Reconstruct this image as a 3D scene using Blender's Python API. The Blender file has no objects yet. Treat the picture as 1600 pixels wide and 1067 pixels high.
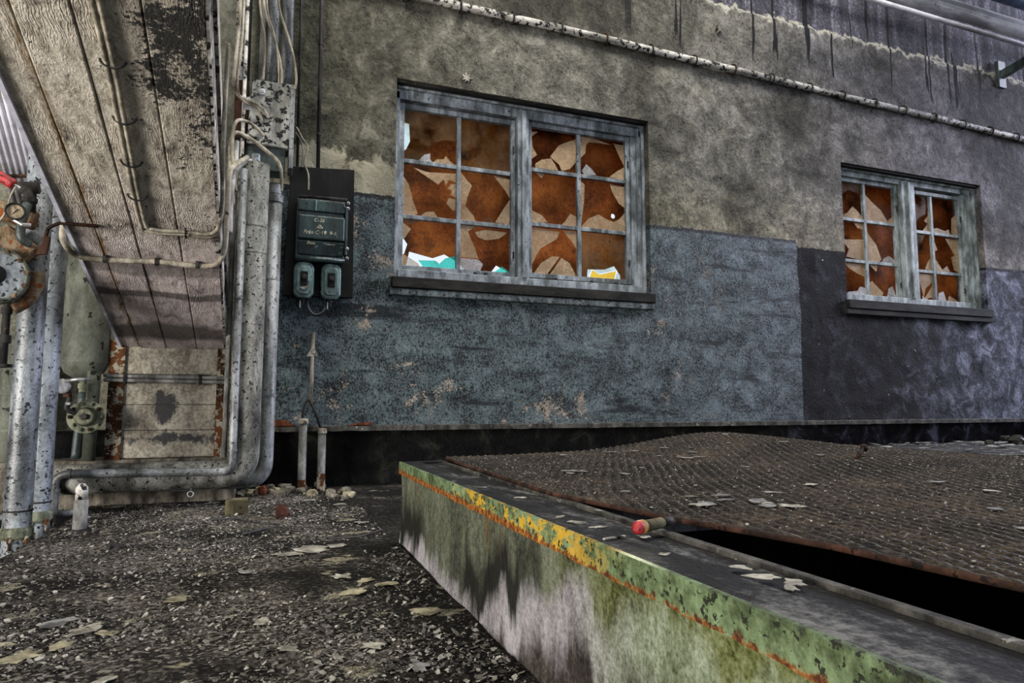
import bpy, bmesh, math, random
from mathutils import Vector, Matrix, noise
from mathutils.geometry import tessellate_polygon

random.seed(11)
scene = bpy.context.scene
COL = scene.collection
R = math.radians

# ------------------------------------------------------------------ camera, sky, lights, exposure
CAM_H = 0.60
cam_d = bpy.data.cameras.new('camera')
cam_d.sensor_width = 36.0
cam_d.lens = 1038.0 / 1600.0 * 36.0
cam_d.clip_start = 0.02
cam = bpy.data.objects.new('camera', cam_d)
COL.objects.link(cam)
cam.location = (0, 0, CAM_H)
cam.rotation_euler = (R(90) + math.atan(99 / 1038.0), 0, R(-20.6))
scene.camera = cam

world = bpy.data.worlds.new('world')
scene.world = world
world.use_nodes = True
bg = world.node_tree.nodes['Background']
bg.inputs['Color'].default_value = (0.80, 0.88, 1.0, 1)
bg.inputs['Strength'].default_value = 1.05

def lamp(name, kind, energy, color, loc, target, **kw):
    d = bpy.data.lights.new(name, kind)
    d.energy = energy
    d.color = color
    for k, v in kw.items():
        setattr(d, k, v)
    o = bpy.data.objects.new(name, d)
    COL.objects.link(o)
    o.location = loc
    o.rotation_euler = (Vector(target) - Vector(loc)).to_track_quat('-Z', 'Y').to_euler()
    return o

# low sun behind the boarded windows
SUN_DIR = Vector((2.936, 5.2, 1.711)).normalized()
lamp('sun', 'SUN', 5.0, (1.0, 0.86, 0.66), SUN_DIR * 30, (0, 0, 0), angle=R(0.6))
# daylight of the hall: the open bay at the far right end and the windows on the left
lamp('bay_daylight', 'AREA', 1850, (0.78, 0.80, 1.0), (14.5, 3.0, 5.2), (5.0, 5.0, 2.6), shape='RECTANGLE', size=3.0, size_y=3.5)
lamp('left_daylight', 'AREA', 520, (1.0, 0.94, 0.88), (-4.5, 0.2, 0.95), (-0.5, 3.6, 1.3), shape='RECTANGLE', size=2.0, size_y=1.6)
lamp('added_top_light', 'AREA', 640, (1.0, 0.97, 0.90), (2.6, 2.6, 7.3), (2.4, 3.6, 1.0), shape='RECTANGLE', size=6.0, size_y=1.2)  # unseen overhead light, added to graze the wall and bring out relief

vs = scene.view_settings
scene.display_settings.display_device = 'sRGB'
vs.view_transform = 'Standard'
vs.look = 'None'
vs.gamma = 1.0
vs.use_curve_mapping = False
vs.exposure = 0.0

# ------------------------------------------------------------------ node helper
class NT:
    def __init__(self, name):
        self.m = bpy.data.materials.new(name)
        self.m.use_nodes = True
        self.t = self.m.node_tree
        self.n = self.t.nodes
        self.bsdf = self.n['Principled BSDF']
        self.out = self.n['Material Output']
    def put(self, sock, v):
        if isinstance(v, bpy.types.NodeSocket):
            self.t.links.new(v, sock)
        else:
            if sock.type == 'RGBA' and not isinstance(v, (int, float)) and len(v) == 3:
                v = tuple(v) + (1,)
            sock.default_value = v
    def pos(self):
        return self.n.new('ShaderNodeNewGeometry').outputs['Position']
    def objc(self):
        return self.n.new('ShaderNodeTexCoord').outputs['Object']
    def sc(self, v, s, off=(0, 0, 0), rot=(0, 0, 0)):
        m = self.n.new('ShaderNodeMapping')
        self.put(m.inputs['Vector'], v)
        m.inputs['Scale'].default_value = s
        m.inputs['Location'].default_value = off
        m.inputs['Rotation'].default_value = rot
        return m.outputs[0]
    def noise(self, v, scale, detail=4, rough=0.55, dist=0.0):
        x = self.n.new('ShaderNodeTexNoise')
        self.put(x.inputs['Vector'], v)
        x.inputs['Scale'].default_value = scale
        x.inputs['Detail'].default_value = detail
        x.inputs['Roughness'].default_value = rough
        x.inputs['Distortion'].default_value = dist
        return x.outputs['Fac']
    def voro(self, v, scale, feature='F1', out='Distance', rnd=1.0):
        x = self.n.new('ShaderNodeTexVoronoi')
        x.feature = feature
        self.put(x.inputs['Vector'], v)
        x.inputs['Scale'].default_value = scale
        x.inputs['Randomness'].default_value = rnd
        return x.outputs[out]
    def wave(self, v, scale, dist=2.0, detail=2.0, dscale=1.0, direction='X'):
        x = self.n.new('ShaderNodeTexWave')
        x.bands_direction = direction
        self.put(x.inputs['Vector'], v)
        x.inputs['Scale'].default_value = scale
        x.inputs['Distortion'].default_value = dist
        x.inputs['Detail'].default_value = detail
        x.inputs['Detail Scale'].default_value = dscale
        return x.outputs['Fac']
    def ramp(self, f, stops, interp='LINEAR'):
        x = self.n.new('ShaderNodeValToRGB')
        x.color_ramp.interpolation = interp
        e = x.color_ramp.elements
        while len(e) < len(stops):
            e.new(0.5)
        for el, (p, c) in zip(e, stops):
            el.position = p
            if isinstance(c, (int, float)):
                c = (c, c, c)
            el.color = tuple(c[:3]) + (1,)
        self.put(x.inputs[0], f)
        return x.outputs['Color']
    def thr(self, f, a, b):
        x = self.n.new('ShaderNodeMapRange')
        self.put(x.inputs['Value'], f)
        x.inputs['From Min'].default_value = a
        x.inputs['From Max'].default_value = b
        return x.outputs['Result']
    def mix(self, f, a, b, blend='MIX'):
        x = self.n.new('ShaderNodeMix')
        x.data_type = 'RGBA'
        x.blend_type = blend
        self.put(x.inputs[0], f)
        self.put(x.inputs[6], a)
        self.put(x.inputs[7], b)
        return x.outputs[2]
    def math(self, op, a, b=0.0):
        x = self.n.new('ShaderNodeMath')
        x.operation = op
        self.put(x.inputs[0], a)
        self.put(x.inputs[1], b)
        return x.outputs[0]
    def sep(self, v):
        x = self.n.new('ShaderNodeSeparateXYZ')
        self.put(x.inputs[0], v)
        return x.outputs
    def bump(self, h, strength, dist, normal=None):
        x = self.n.new('ShaderNodeBump')
        x.inputs['Strength'].default_value = strength
        x.inputs['Distance'].default_value = dist
        self.put(x.inputs['Height'], h)
        if normal is not None:
            self.put(x.inputs['Normal'], normal)
        return x.outputs[0]
    def done(self, color, rough=0.8, normal=None, metal=0.0, spec=0.5):
        b = self.bsdf
        self.put(b.inputs['Base Color'], color)
        self.put(b.inputs['Roughness'], rough)
        self.put(b.inputs['Metallic'], metal)
        b.inputs['Specular IOR Level'].default_value = spec
        if normal is not None:
            self.put(b.inputs['Normal'], normal)
        return self.m

MAT = {}

def mat_hall():
    t = NT('grimy_whitewash')
    p = t.pos()
    return t.done(t.ramp(t.noise(p, 1.5, 6), [(0.35, (0.06, 0.06, 0.055)), (0.65, (0.28, 0.27, 0.25))]), 0.9, t.bump(t.noise(p, 20, 4), 0.5, 0.02))
MAT['hall'] = mat_hall()

# ---- plaster wall with two painted dados
def mat_wall():
    t = NT('plaster_wall')
    p = t.pos()
    x, y, z = t.sep(p)[0:3]
    big = t.noise(p, 0.9, 6, 0.6)
    mid = t.noise(p, 5.0, 9, 0.68, 0.6)
    fine = t.noise(p, 34.0, 8, 0.7)
    grit = t.noise(t.sc(p, (1, 1, 0.75)), 44.0, 5, 0.62, 0.5)
    streak = t.noise(t.sc(p, (7, 1, 0.55)), 1.0, 6, 0.6)
    course = t.noise(t.sc(p, (0.9, 1, 6.5)), 1.0, 7, 0.62, 0.4)
    m1 = t.math('ADD', t.math('MULTIPLY', mid, 0.6), t.math('MULTIPLY', fine, 0.4))
    brush = t.noise(t.sc(p, (1, 1, 0.8), (2, 0, 5)), 11.0, 7, 0.62, 0.9)
    m1 = t.math('ADD', t.math('MULTIPLY', m1, 0.72), t.math('MULTIPLY', brush, 0.28))
    plaster = t.ramp(m1, [(0.35, (0.030, 0.028, 0.023)), (0.45, (0.105, 0.100, 0.084)), (0.53, (0.185, 0.177, 0.152)), (0.63, (0.36, 0.345, 0.30))])
    pit = t.noise(t.sc(p, (1, 1, 0.7)), 82.0, 4, 0.6, 0.3)
    pits = t.thr(t.math('ADD', pit, t.math('MULTIPLY', t.math('SUBTRACT', mid, 0.5), 0.35)), 0.40, 0.365)
    plaster = t.mix(t.math('MULTIPLY', pits, 0.85), plaster, (0.008, 0.0078, 0.007))
    warmz = t.math('MULTIPLY', t.thr(t.math('ADD', z, t.math('MULTIPLY', mid, -0.8)), 2.35, 1.85), t.thr(x, 2.9, 3.3))
    plaster = t.mix(t.math('MULTIPLY', warmz, 0.6), plaster, t.mix(1.0, plaster, (1.55, 1.5, 1.2), 'MULTIPLY'))
    lav = t.mix(t.thr(x, 3.4, 7.2), (1, 1, 0.96), (0.92, 0.90, 1.12))
    plaster = t.mix(1.0, plaster, lav, 'MULTIPLY')
    soot = t.thr(big, 0.40, 0.56)
    plaster = t.mix(t.math('SUBTRACT', 1.0, soot), plaster, (0.30, 0.30, 0.27), 'MULTIPLY')
    # plaster darker and more olive towards the left
    leftd = t.thr(t.math('ADD', x, t.math('MULTIPLY', mid, 1.6)), 3.1, 0.9)
    plaster = t.mix(leftd, plaster, t.mix(1.0, plaster, (0.38, 0.39, 0.31), 'MULTIPLY'))
    # pale scraped plaster near the edge of the blue paint, left
    pale = t.thr(t.math('ADD', t.math('ABSOLUTE', t.math('SUBTRACT', z, 2.3)), t.math('MULTIPLY', mid, -0.9)), -0.24, -0.32)
    pale = t.math('MULTIPLY', pale, t.thr(x, 1.1, 0.7))
    plaster = t.mix(pale, plaster, (0.36, 0.34, 0.25))
    # bare concrete above the broken plaster edge
    jit = t.math('MULTIPLY', t.math('SUBTRACT', mid, 0.5), 0.45)
    topm = t.thr(t.math('ADD', z, jit), 4.47, 4.50)
    conc = t.ramp(t.math('ADD', t.math('MULTIPLY', streak, 0.55), t.math('MULTIPLY', fine, 0.45)), [(0.38, (0.012, 0.012, 0.016)), (0.52, (0.07, 0.068, 0.085)), (0.64, (0.27, 0.26, 0.32))])
    edge = t.math('SUBTRACT', t.thr(t.math('ADD', z, jit), 4.42, 4.47), topm)
    plaster = t.mix(t.math('MULTIPLY', edge, 0.75), plaster, (0.55, 0.53, 0.44))
    plaster = t.mix(topm, plaster, conc)
    # black tarry runs below that edge
    runs = t.thr(t.noise(t.sc(p, (8.5, 1, 0.35)), 1.0, 3, 0.5), 0.62, 0.635)
    runs = t.math('MULTIPLY', runs, t.thr(t.math('ADD', z, t.math('MULTIPLY', streak, 0.9)), 4.42, 4.48))
    runs = t.math('MULTIPLY', runs, t.thr(x, 2.7, 3.1))
    plaster = t.mix(runs, plaster, (0.006, 0.006, 0.007))
    # blue-grey gloss paint
    b1 = t.math('ADD', t.math('MULTIPLY', grit, 0.45), t.math('MULTIPLY', mid, 0.55))
    blue = t.ramp(b1, [(0.38, (0.034, 0.047, 0.050)), (0.48, (0.084, 0.117, 0.126)), (0.58, (0.138, 0.184, 0.196)), (0.68, (0.25, 0.30, 0.315))])
    bp = t.thr(t.math('ADD', pit, t.math('MULTIPLY', t.math('SUBTRACT', mid, 0.5), 0.5)), 0.47, 0.435)
    blue = t.mix(t.math('MULTIPLY', bp, 0.93), blue, (0.005, 0.0065, 0.007))
    gr = t.thr(course, 0.37, 0.45)
    blue = t.mix(t.math('SUBTRACT', 1.0, gr), blue, (0.16, 0.17, 0.18), 'MULTIPLY')
    blue = t.mix(t.thr(x, 3.0, 5.0), blue, t.mix(1.0, blue, (1.05, 1.0, 1.12), 'MULTIPLY'))
    # peeled places in the blue
    peel = t.thr(t.math('ADD', t.math('MULTIPLY', t.noise(p, 3.1, 3, 0.5), 0.9), t.math('ADD', t.math('MULTIPLY', t.noise(p, 13, 3, 0.5), 0.35), t.math('MULTIPLY', t.noise(p, 58, 4, 0.6), 0.55))), 1.055, 1.075)
    peelcol = t.ramp(fine, [(0.35, (0.12, 0.11, 0.09)), (0.6, (0.50, 0.42, 0.34))])
    blue = t.mix(t.math('MULTIPLY', peel, t.thr(x, 4.2, 3.0)), blue, peelcol)
    # dark blue-black paint
    d1 = t.math('ADD', t.math('MULTIPLY', mid, 0.7), t.math('MULTIPLY', fine, 0.3))
    dark = t.ramp(d1, [(0.42, (0.0015, 0.0015, 0.002)), (0.52, (0.005, 0.005, 0.007)), (0.62, (0.045, 0.045, 0.062))])
    dark2 = t.ramp(d1, [(0.40, (0.008, 0.009, 0.014)), (0.5, (0.07, 0.075, 0.105)), (0.62, (0.30, 0.32, 0.42))])
    dark = t.mix(t.thr(t.math('ADD', x, t.math('MULTIPLY', mid, 1.5)), 6.9, 8.4), dark, dark2)
    specks = t.thr(t.noise(p, 17, 2, 0.5), 0.735, 0.75)
    dark = t.mix(specks, dark, (0.5, 0.48, 0.46))
    isdark = t.thr(t.math('ADD', x, t.math('MULTIPLY', fine, 0.03)), 4.870, 4.876)
    paint = t.mix(isdark, blue, dark)
    line = t.math('SUBTRACT', 2.205, t.math('MULTIPLY', isdark, 0.065))
    zz = t.math('ADD', z, t.math('MULTIPLY', t.math('SUBTRACT', fine, 0.5), 0.06))
    ispaint = t.thr(t.math('SUBTRACT', zz, line), 0.002, -0.002)
    # black grime line at the top of the paint
    gl = t.thr(t.math('ABSOLUTE', t.math('SUBTRACT', t.math('SUBTRACT', zz, line), -0.012)), 0.03, 0.012)
    gl = t.math('MULTIPLY', gl, t.thr(mid, 0.42, 0.5))
    paint = t.mix(gl, paint, (0.010, 0.010, 0.011))
    # cream paint behind the machinery on the left
    creamm = t.thr(x, -0.12, -0.16)
    cream = t.ramp(m1, [(0.32, (0.03, 0.032, 0.02)), (0.46, (0.16, 0.16, 0.115)), (0.6, (0.36, 0.35, 0.27))])
    col = t.mix(ispaint, plaster, paint)
    col = t.mix(creamm, col, cream)
    # recessed foot of the wall, shadow under the ledge painted near black
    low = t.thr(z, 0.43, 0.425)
    foot_shade = t.ramp(mid, [(0.42, (0.004, 0.004, 0.005)), (0.55, (0.014, 0.014, 0.013)), (0.70, (0.07, 0.075, 0.06))])
    foot_shade = t.mix(t.thr(x, 4.6, 5.6), foot_shade, t.ramp(mid, [(0.42, (0.004, 0.004, 0.006)), (0.55, (0.03, 0.03, 0.045)), (0.66, (0.22, 0.24, 0.36))]))
    col = t.mix(low, col, foot_shade)
    h = t.math('ADD', t.math('MULTIPLY', mid, 1.0), t.math('MULTIPLY', fine, 0.35))
    h = t.math('ADD', h, t.math('MULTIPLY', brush, 0.45))
    n1 = t.bump(h, 1.0, 0.070)
    sti = t.math('ADD', t.math('ADD', t.math('MULTIPLY', grit, 0.5), t.math('MULTIPLY', pit, 0.45)), t.math('MULTIPLY', peel, -0.3))
    n2 = t.bump(t.math('MULTIPLY', sti, t.math('ADD', 0.45, ispaint)), 1.0, 0.030, n1)
    rough = t.math('SUBTRACT', 0.9, t.math('MULTIPLY', ispaint, t.math('SUBTRACT', 0.30, t.math('MULTIPLY', isdark, 0.25))))
    return t.done(col, rough, n2, spec=0.2)
MAT['wall'] = mat_wall()

def mat_floor():
    t = NT('littered_concrete')
    p = t.pos()
    big = t.noise(p, 1.7, 5, 0.6)
    mid = t.noise(p, 9.0, 8, 0.7)
    fine = t.noise(p, 70.0, 5, 0.7)
    base = t.ramp(t.math('ADD', t.math('MULTIPLY', mid, 0.5), t.math('MULTIPLY', fine, 0.5)), [(0.42, (0.004, 0.0037, 0.003)), (0.50, (0.025, 0.022, 0.018)), (0.58, (0.13, 0.118, 0.098)), (0.66, (0.30, 0.275, 0.23))])
    dust = t.math('MULTIPLY', t.thr(big, 0.46, 0.60), t.thr(mid, 0.42, 0.6))
    base = t.mix(t.math('MULTIPLY', dust, 0.35), base, (0.17, 0.152, 0.12))
    g1 = t.noise(p, 62.0, 2, 0.5, 0.4)
    cr = t.thr(t.math('ADD', g1, t.math('MULTIPLY', t.math('SUBTRACT', big, 0.5), 0.5)), 0.515, 0.54)
    chip = t.mix(t.thr(t.noise(p, 40, 3), 0.35, 0.65), (0.10, 0.088, 0.07), (0.42, 0.39, 0.335))
    col = t.mix(cr, base, chip)
    zone = t.noise(t.sc(p, (1, 1, 1), (7, 3, 0)), 2.6, 5, 0.62)
    zx = t.math('SUBTRACT', zone, t.math('MULTIPLY', t.thr(t.sep(p)[0], 0.0, 0.6), 0.12))
    col = t.mix(t.thr(zx, 0.56, 0.40), col, t.mix(1.0, col, (0.16, 0.165, 0.16), 'MULTIPLY'))
    col = t.mix(1.0, col, (0.80, 0.79, 0.79), 'MULTIPLY')
    cream = t.thr(t.noise(t.sc(p, (1, 1.3, 1), (3.2, 1.1, 0)), 4.2, 5, 0.55), 0.625, 0.645)
    cream = t.math('MULTIPLY', cream, t.thr(fine, 0.36, 0.5))
    col = t.mix(cream, col, t.ramp(fine, [(0.3, (0.12, 0.108, 0.07)), (0.6, (0.36, 0.335, 0.235))]))
    n = t.bump(t.math('ADD', t.math('MULTIPLY', cr, 0.2), t.math('ADD', mid, t.math('MULTIPLY', fine, 0.7))), 1.0, 0.03)
    return t.done(col, 0.85, n, spec=0.15)
MAT['floor'] = mat_floor()

def mat_soffit():
    t = NT('board_marked_concrete')
    p = t.pos()
    x, y, z = t.sep(p)[0:3]
    g = t.noise(t.sc(p, (20, 7.0, 7)), 1.0, 6, 0.6, 1.2)
    wav = t.wave(t.sc(p, (7.0, 2.6, 0.5)), 4.6, 16.0, 4.0, 1.3, 'X')
    mid = t.noise(p, 6.0, 8, 0.68, 0.4)
    fine = t.noise(p, 75, 6, 0.75)
    f = t.math('ADD', t.math('MULTIPLY', g, 0.4), t.math('ADD', t.math('MULTIPLY', mid, 0.35), t.math('MULTIPLY', fine, 0.25)))
    warm = t.ramp(f, [(0.38, (0.06, 0.05, 0.04)), (0.46, (0.34, 0.30, 0.24)), (0.54, (0.62, 0.57, 0.47)), (0.64, (0.80, 0.76, 0.66))])
    pink = t.ramp(f, [(0.38, (0.13, 0.105, 0.10)), (0.48, (0.46, 0.39, 0.375)), (0.60, (0.72, 0.64, 0.62))])
    col = t.mix(t.thr(t.math('ADD', y, mid), 3.4, 4.2), warm, pink)
    # black mould up on the right-hand boards
    mz = t.math('MULTIPLY', t.thr(x, -0.50, -0.34), t.thr(y, 3.5, 2.3))
    mould = t.thr(t.math('ADD', t.math('ADD', t.math('MULTIPLY', mid, 0.8), t.math('MULTIPLY', fine, 0.7)), t.math('MULTIPLY', mz, 0.22)), 0.90, 0.95)
    col = t.mix(mould, col, (0.016, 0.015, 0.013))
    # rusty water line along the left board
    ln = t.thr(t.math('ABSOLUTE', t.math('ADD', t.math('ADD', x, 0.725), t.math('MULTIPLY', t.math('SUBTRACT', mid, 0.5), 0.09))), 0.020, 0.005)
    col = t.mix(t.math('MULTIPLY', ln, t.thr(g, 0.35, 0.6)), col, (0.17, 0.095, 0.03))
    # cast shadow bands low down, painted into the colour
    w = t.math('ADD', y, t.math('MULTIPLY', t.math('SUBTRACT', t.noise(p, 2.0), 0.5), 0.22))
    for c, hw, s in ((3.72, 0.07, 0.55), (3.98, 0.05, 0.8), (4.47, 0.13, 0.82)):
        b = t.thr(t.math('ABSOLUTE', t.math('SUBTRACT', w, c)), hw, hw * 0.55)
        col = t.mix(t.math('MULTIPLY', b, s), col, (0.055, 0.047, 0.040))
    cr = t.noise(t.sc(p, (1.3, 0.8, 1)), 38, 5, 0.7, 0.8)
    hgt = t.math('ADD', t.math('MULTIPLY', wav, t.math('MULTIPLY', t.thr(t.noise(p, 2.3, 2), 0.42, 0.62), 0.22)), t.math('ADD', t.math('MULTIPLY', g, 0.35), t.math('ADD', t.math('MULTIPLY', fine, 0.3), t.math('MULTIPLY', cr, 0.45))))
    n = t.bump(hgt, 1.0, 0.022)
    n = t.bump(mid, 0.5, 0.03, n)
    return t.done(col, 0.75, n, spec=0.35)
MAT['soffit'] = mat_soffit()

# ---- generic weathered paint: base colour, chips of another colour
def mat_paint(name, base, light, chip, scale=9.0, amount=0.60, rough=0.5, bump=0.006, metal=0.0, streak=(1, 1, 0.35), chip2=None, cs=2.2):
    t = NT(name)
    p = t.pos()
    s = t.noise(t.sc(p, streak), scale, 7, 0.65, 0.3)
    f = t.noise(p, scale * 7, 5, 0.7)
    c = t.mix(t.thr(t.math('ADD', t.math('MULTIPLY', s, 0.7), t.math('MULTIPLY', f, 0.3)), 0.40, 0.62), base, light)
    k = t.thr(t.math('ADD', t.math('MULTIPLY', t.noise(p, scale * cs, 3, 0.5), 0.65), t.math('MULTIPLY', f, 0.35)), amount, amount + 0.02)
    cc = chip if chip2 is None else t.mix(f, chip, chip2)
    col = t.mix(k, c, cc)
    dirt = t.thr(t.noise(t.sc(p, streak, (5, 2, 1)), scale * 0.8, 6, 0.66), 0.44, 0.58)
    col = t.mix(t.math('MULTIPLY', dirt, 0.8), col, t.mix(1.0, col, (0.25, 0.25, 0.24), 'MULTIPLY'))
    n = t.bump(t.math('SUBTRACT', t.math('MULTIPLY', f, 0.5), k), 0.8, bump)
    return t.done(col, rough, n, metal, 0.5 if rough < 0.5 else 0.15)

MAT['pipe'] = mat_paint('grey_pipe_paint', (0.075, 0.080, 0.078), (0.30, 0.32, 0.33), (0.010, 0.010, 0.011), 9, 0.585, 0.36, cs=6)
MAT['tallpipe'] = mat_paint('blue_grey_pipe_paint', (0.07, 0.08, 0.085), (0.34, 0.38, 0.41), (0.010, 0.011, 0.013), 9, 0.575, 0.30, cs=5)
MAT['lagging'] = mat_paint('grey_lagging', (0.075, 0.077, 0.070), (0.27, 0.27, 0.245), (0.014, 0.014, 0.012), 11, 0.585, 0.7, 0.012, cs=5)
MAT['tank'] = mat_paint('green_grey_tank_paint', (0.075, 0.083, 0.064), (0.17, 0.18, 0.145), (0.012, 0.013, 0.011), 6, 0.60, 0.5)
MAT['valve'] = mat_paint('green_valve_paint', (0.10, 0.115, 0.075), (0.28, 0.29, 0.21), (0.10, 0.03, 0.015), 20, 0.62, 0.5)
MAT['cream'] = mat_paint('peeling_cream_paint', (0.20, 0.175, 0.13), (0.46, 0.42, 0.335), (0.03, 0.028, 0.026), 4.5, 0.545, 0.65, 0.01, chip2=(0.10, 0.075, 0.05))
MAT['rust'] = mat_paint('rusty_steel', (0.018, 0.008, 0.004), (0.15, 0.052, 0.016), (0.27, 0.245, 0.185), 9, 0.51, 0.85, 0.012)
MAT['darkrust'] = mat_paint('dark_rusty_iron', (0.016, 0.009, 0.006), (0.070, 0.030, 0.018), (0.008, 0.007, 0.006), 14, 0.58, 0.85)
MAT['orange_rust'] = mat_paint('orange_flaking_rust', (0.09, 0.045, 0.018), (0.36, 0.29, 0.19), (0.42, 0.10, 0.008), 16, 0.56, 0.8, 0.02, chip2=(0.10, 0.02, 0.008))
MAT['cable'] = mat_paint('cream_cable', (0.20, 0.175, 0.13), (0.48, 0.44, 0.35), (0.03, 0.028, 0.024), 12, 0.64, 0.55)
MAT['greycable'] = mat_paint('grey_cable', (0.13, 0.13, 0.125), (0.36, 0.36, 0.34), (0.03, 0.03, 0.03), 12, 0.64, 0.5)
MAT['blackcable'] = mat_paint('black_cable', (0.008, 0.008, 0.009), (0.03, 0.03, 0.032), (0.08, 0.08, 0.08), 20, 0.7, 0.4)
MAT['iron'] = mat_paint('blackened_iron', (0.010, 0.010, 0.010), (0.045, 0.042, 0.040), (0.11, 0.05, 0.025), 18, 0.64, 0.6)
MAT['jbox'] = mat_paint('scuffed_grey_steel', (0.16, 0.165, 0.155), (0.34, 0.34, 0.31), (0.010, 0.010, 0.010), 9, 0.525, 0.5)
MAT['greensteel'] = mat_paint('dark_green_steel', (0.018, 0.030, 0.028), (0.06, 0.085, 0.08), (0.01, 0.01, 0.01), 15, 0.62, 0.4)
MAT['panel'] = mat_paint('black_panel_board', (0.003, 0.0035, 0.0035), (0.008, 0.009, 0.0085), (0.03, 0.03, 0.027), 16, 0.68, 0.7)
MAT['enamel'] = mat_paint('dark_green_enamel', (0.012, 0.026, 0.024), (0.038, 0.072, 0.066), (0.006, 0.006, 0.006), 12, 0.60, 0.22)
MAT['enamel2'] = mat_paint('pale_green_enamel', (0.045, 0.085, 0.080), (0.16, 0.25, 0.24), (0.012, 0.014, 0.012), 14, 0.60, 0.2)
MAT['frame'] = mat_paint('weathered_window_paint', (0.13, 0.145, 0.155), (0.34, 0.38, 0.42), (0.03, 0.03, 0.03), 12, 0.63, 0.5, 0.004)
MAT['frame2'] = mat_paint('weathered_green_window_paint', (0.13, 0.15, 0.145), (0.36, 0.41, 0.42), (0.04, 0.04, 0.04), 12, 0.64, 0.5, 0.004)
MAT['darkwood'] = mat_paint('soot_black_timber', (0.006, 0.006, 0.0055), (0.030, 0.029, 0.026), (0.12, 0.115, 0.10), 10, 0.66, 0.8, 0.008, streak=(0.3, 1, 1))
MAT['bare'] = mat_paint('plaster_band', (0.06, 0.072, 0.078), (0.16, 0.19, 0.20), (0.015, 0.016, 0.017), 14, 0.56, 0.6, 0.02)
MAT['ledge'] = mat_paint('dirty_ledge_concrete', (0.025, 0.024, 0.021), (0.12, 0.115, 0.10), (0.28, 0.27, 0.24), 14, 0.60, 0.8, 0.02)
MAT['wallpipe'] = mat_paint('flaking_white_conduit', (0.34, 0.32, 0.28), (0.58, 0.56, 0.52), (0.012, 0.011, 0.010), 11, 0.535, 0.6, 0.008, streak=(0.3, 1, 1))
MAT['ceilpipe'] = mat_paint('pale_lilac_pipe', (0.45, 0.45, 0.53), (0.72, 0.72, 0.82), (0.12, 0.12, 0.15), 4, 0.68, 0.35, 0.003, streak=(0.3, 1, 1))
MAT['bluepipe'] = mat_paint('dark_blue_pipe', (0.05, 0.07, 0.13), (0.12, 0.17, 0.30), (0.02, 0.02, 0.03), 5, 0.66, 0.35, 0.003)
MAT['red'] = mat_paint('glossy_red_paint', (0.20, 0.006, 0.008), (0.48, 0.015, 0.02), (0.03, 0.008, 0.008), 30, 0.60, 0.3)
MAT['brick'] = mat_paint('broken_red_brick', (0.028, 0.012, 0.009), (0.10, 0.038, 0.026), (0.015, 0.01, 0.009), 20, 0.62, 0.9, 0.01)
MAT['wood'] = mat_paint('mossy_old_wood', (0.06, 0.052, 0.028), (0.17, 0.15, 0.085), (0.02, 0.018, 0.012), 14, 0.63, 0.85, 0.01)
MAT['flake'] = mat_paint('pale_paint_flake', (0.20, 0.185, 0.15), (0.46, 0.44, 0.38), (0.05, 0.045, 0.04), 22, 0.66, 0.7, 0.003)
MAT['flake_cream'] = mat_paint('cream_paint_flake', (0.20, 0.18, 0.115), (0.40, 0.365, 0.25), (0.10, 0.08, 0.05), 22, 0.68, 0.7, 0.003)
MAT['flake_grey'] = mat_paint('grey_paint_flake', (0.12, 0.12, 0.115), (0.30, 0.30, 0.29), (0.04, 0.04, 0.04), 22, 0.66, 0.7, 0.003)
MAT['stone'] = mat_paint('rubble', (0.07, 0.062, 0.048), (0.26, 0.235, 0.19), (0.02, 0.018, 0.015), 18, 0.63, 0.9, 0.01)
MAT['dial'] = mat_paint('yellowed_gauge_dial', (0.30, 0.22, 0.12), (0.55, 0.45, 0.30), (0.03, 0.02, 0.015), 60, 0.66, 0.3, 0.001)
MAT['steel'] = mat_paint('worn_bright_steel', (0.30, 0.30, 0.30), (0.55, 0.55, 0.57), (0.05, 0.05, 0.05), 20, 0.66, 0.35, 0.002, metal=0.6)
MAT['chalk'] = mat_paint('chalk_writing', (0.45, 0.42, 0.30), (0.75, 0.72, 0.58), (0.2, 0.19, 0.14), 60, 0.6, 0.9, 0.0005)
MAT['yellow'] = mat_paint('yellow_grip', (0.45, 0.25, 0.03), (0.65, 0.40, 0.08), (0.06, 0.03, 0.02), 40, 0.66, 0.4)
MAT['pitwall'] = mat_paint('pit_darkness', (0.003, 0.003, 0.003), (0.010, 0.009, 0.008), (0.02, 0.02, 0.02), 10, 0.7, 0.95)  # darkness of the deep pit, painted into its walls as near black
MAT['exposed'] = mat_paint('exposed_red_brick', (0.06, 0.018, 0.009), (0.20, 0.062, 0.028), (0.03, 0.015, 0.01), 16, 0.62, 0.9)

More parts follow.
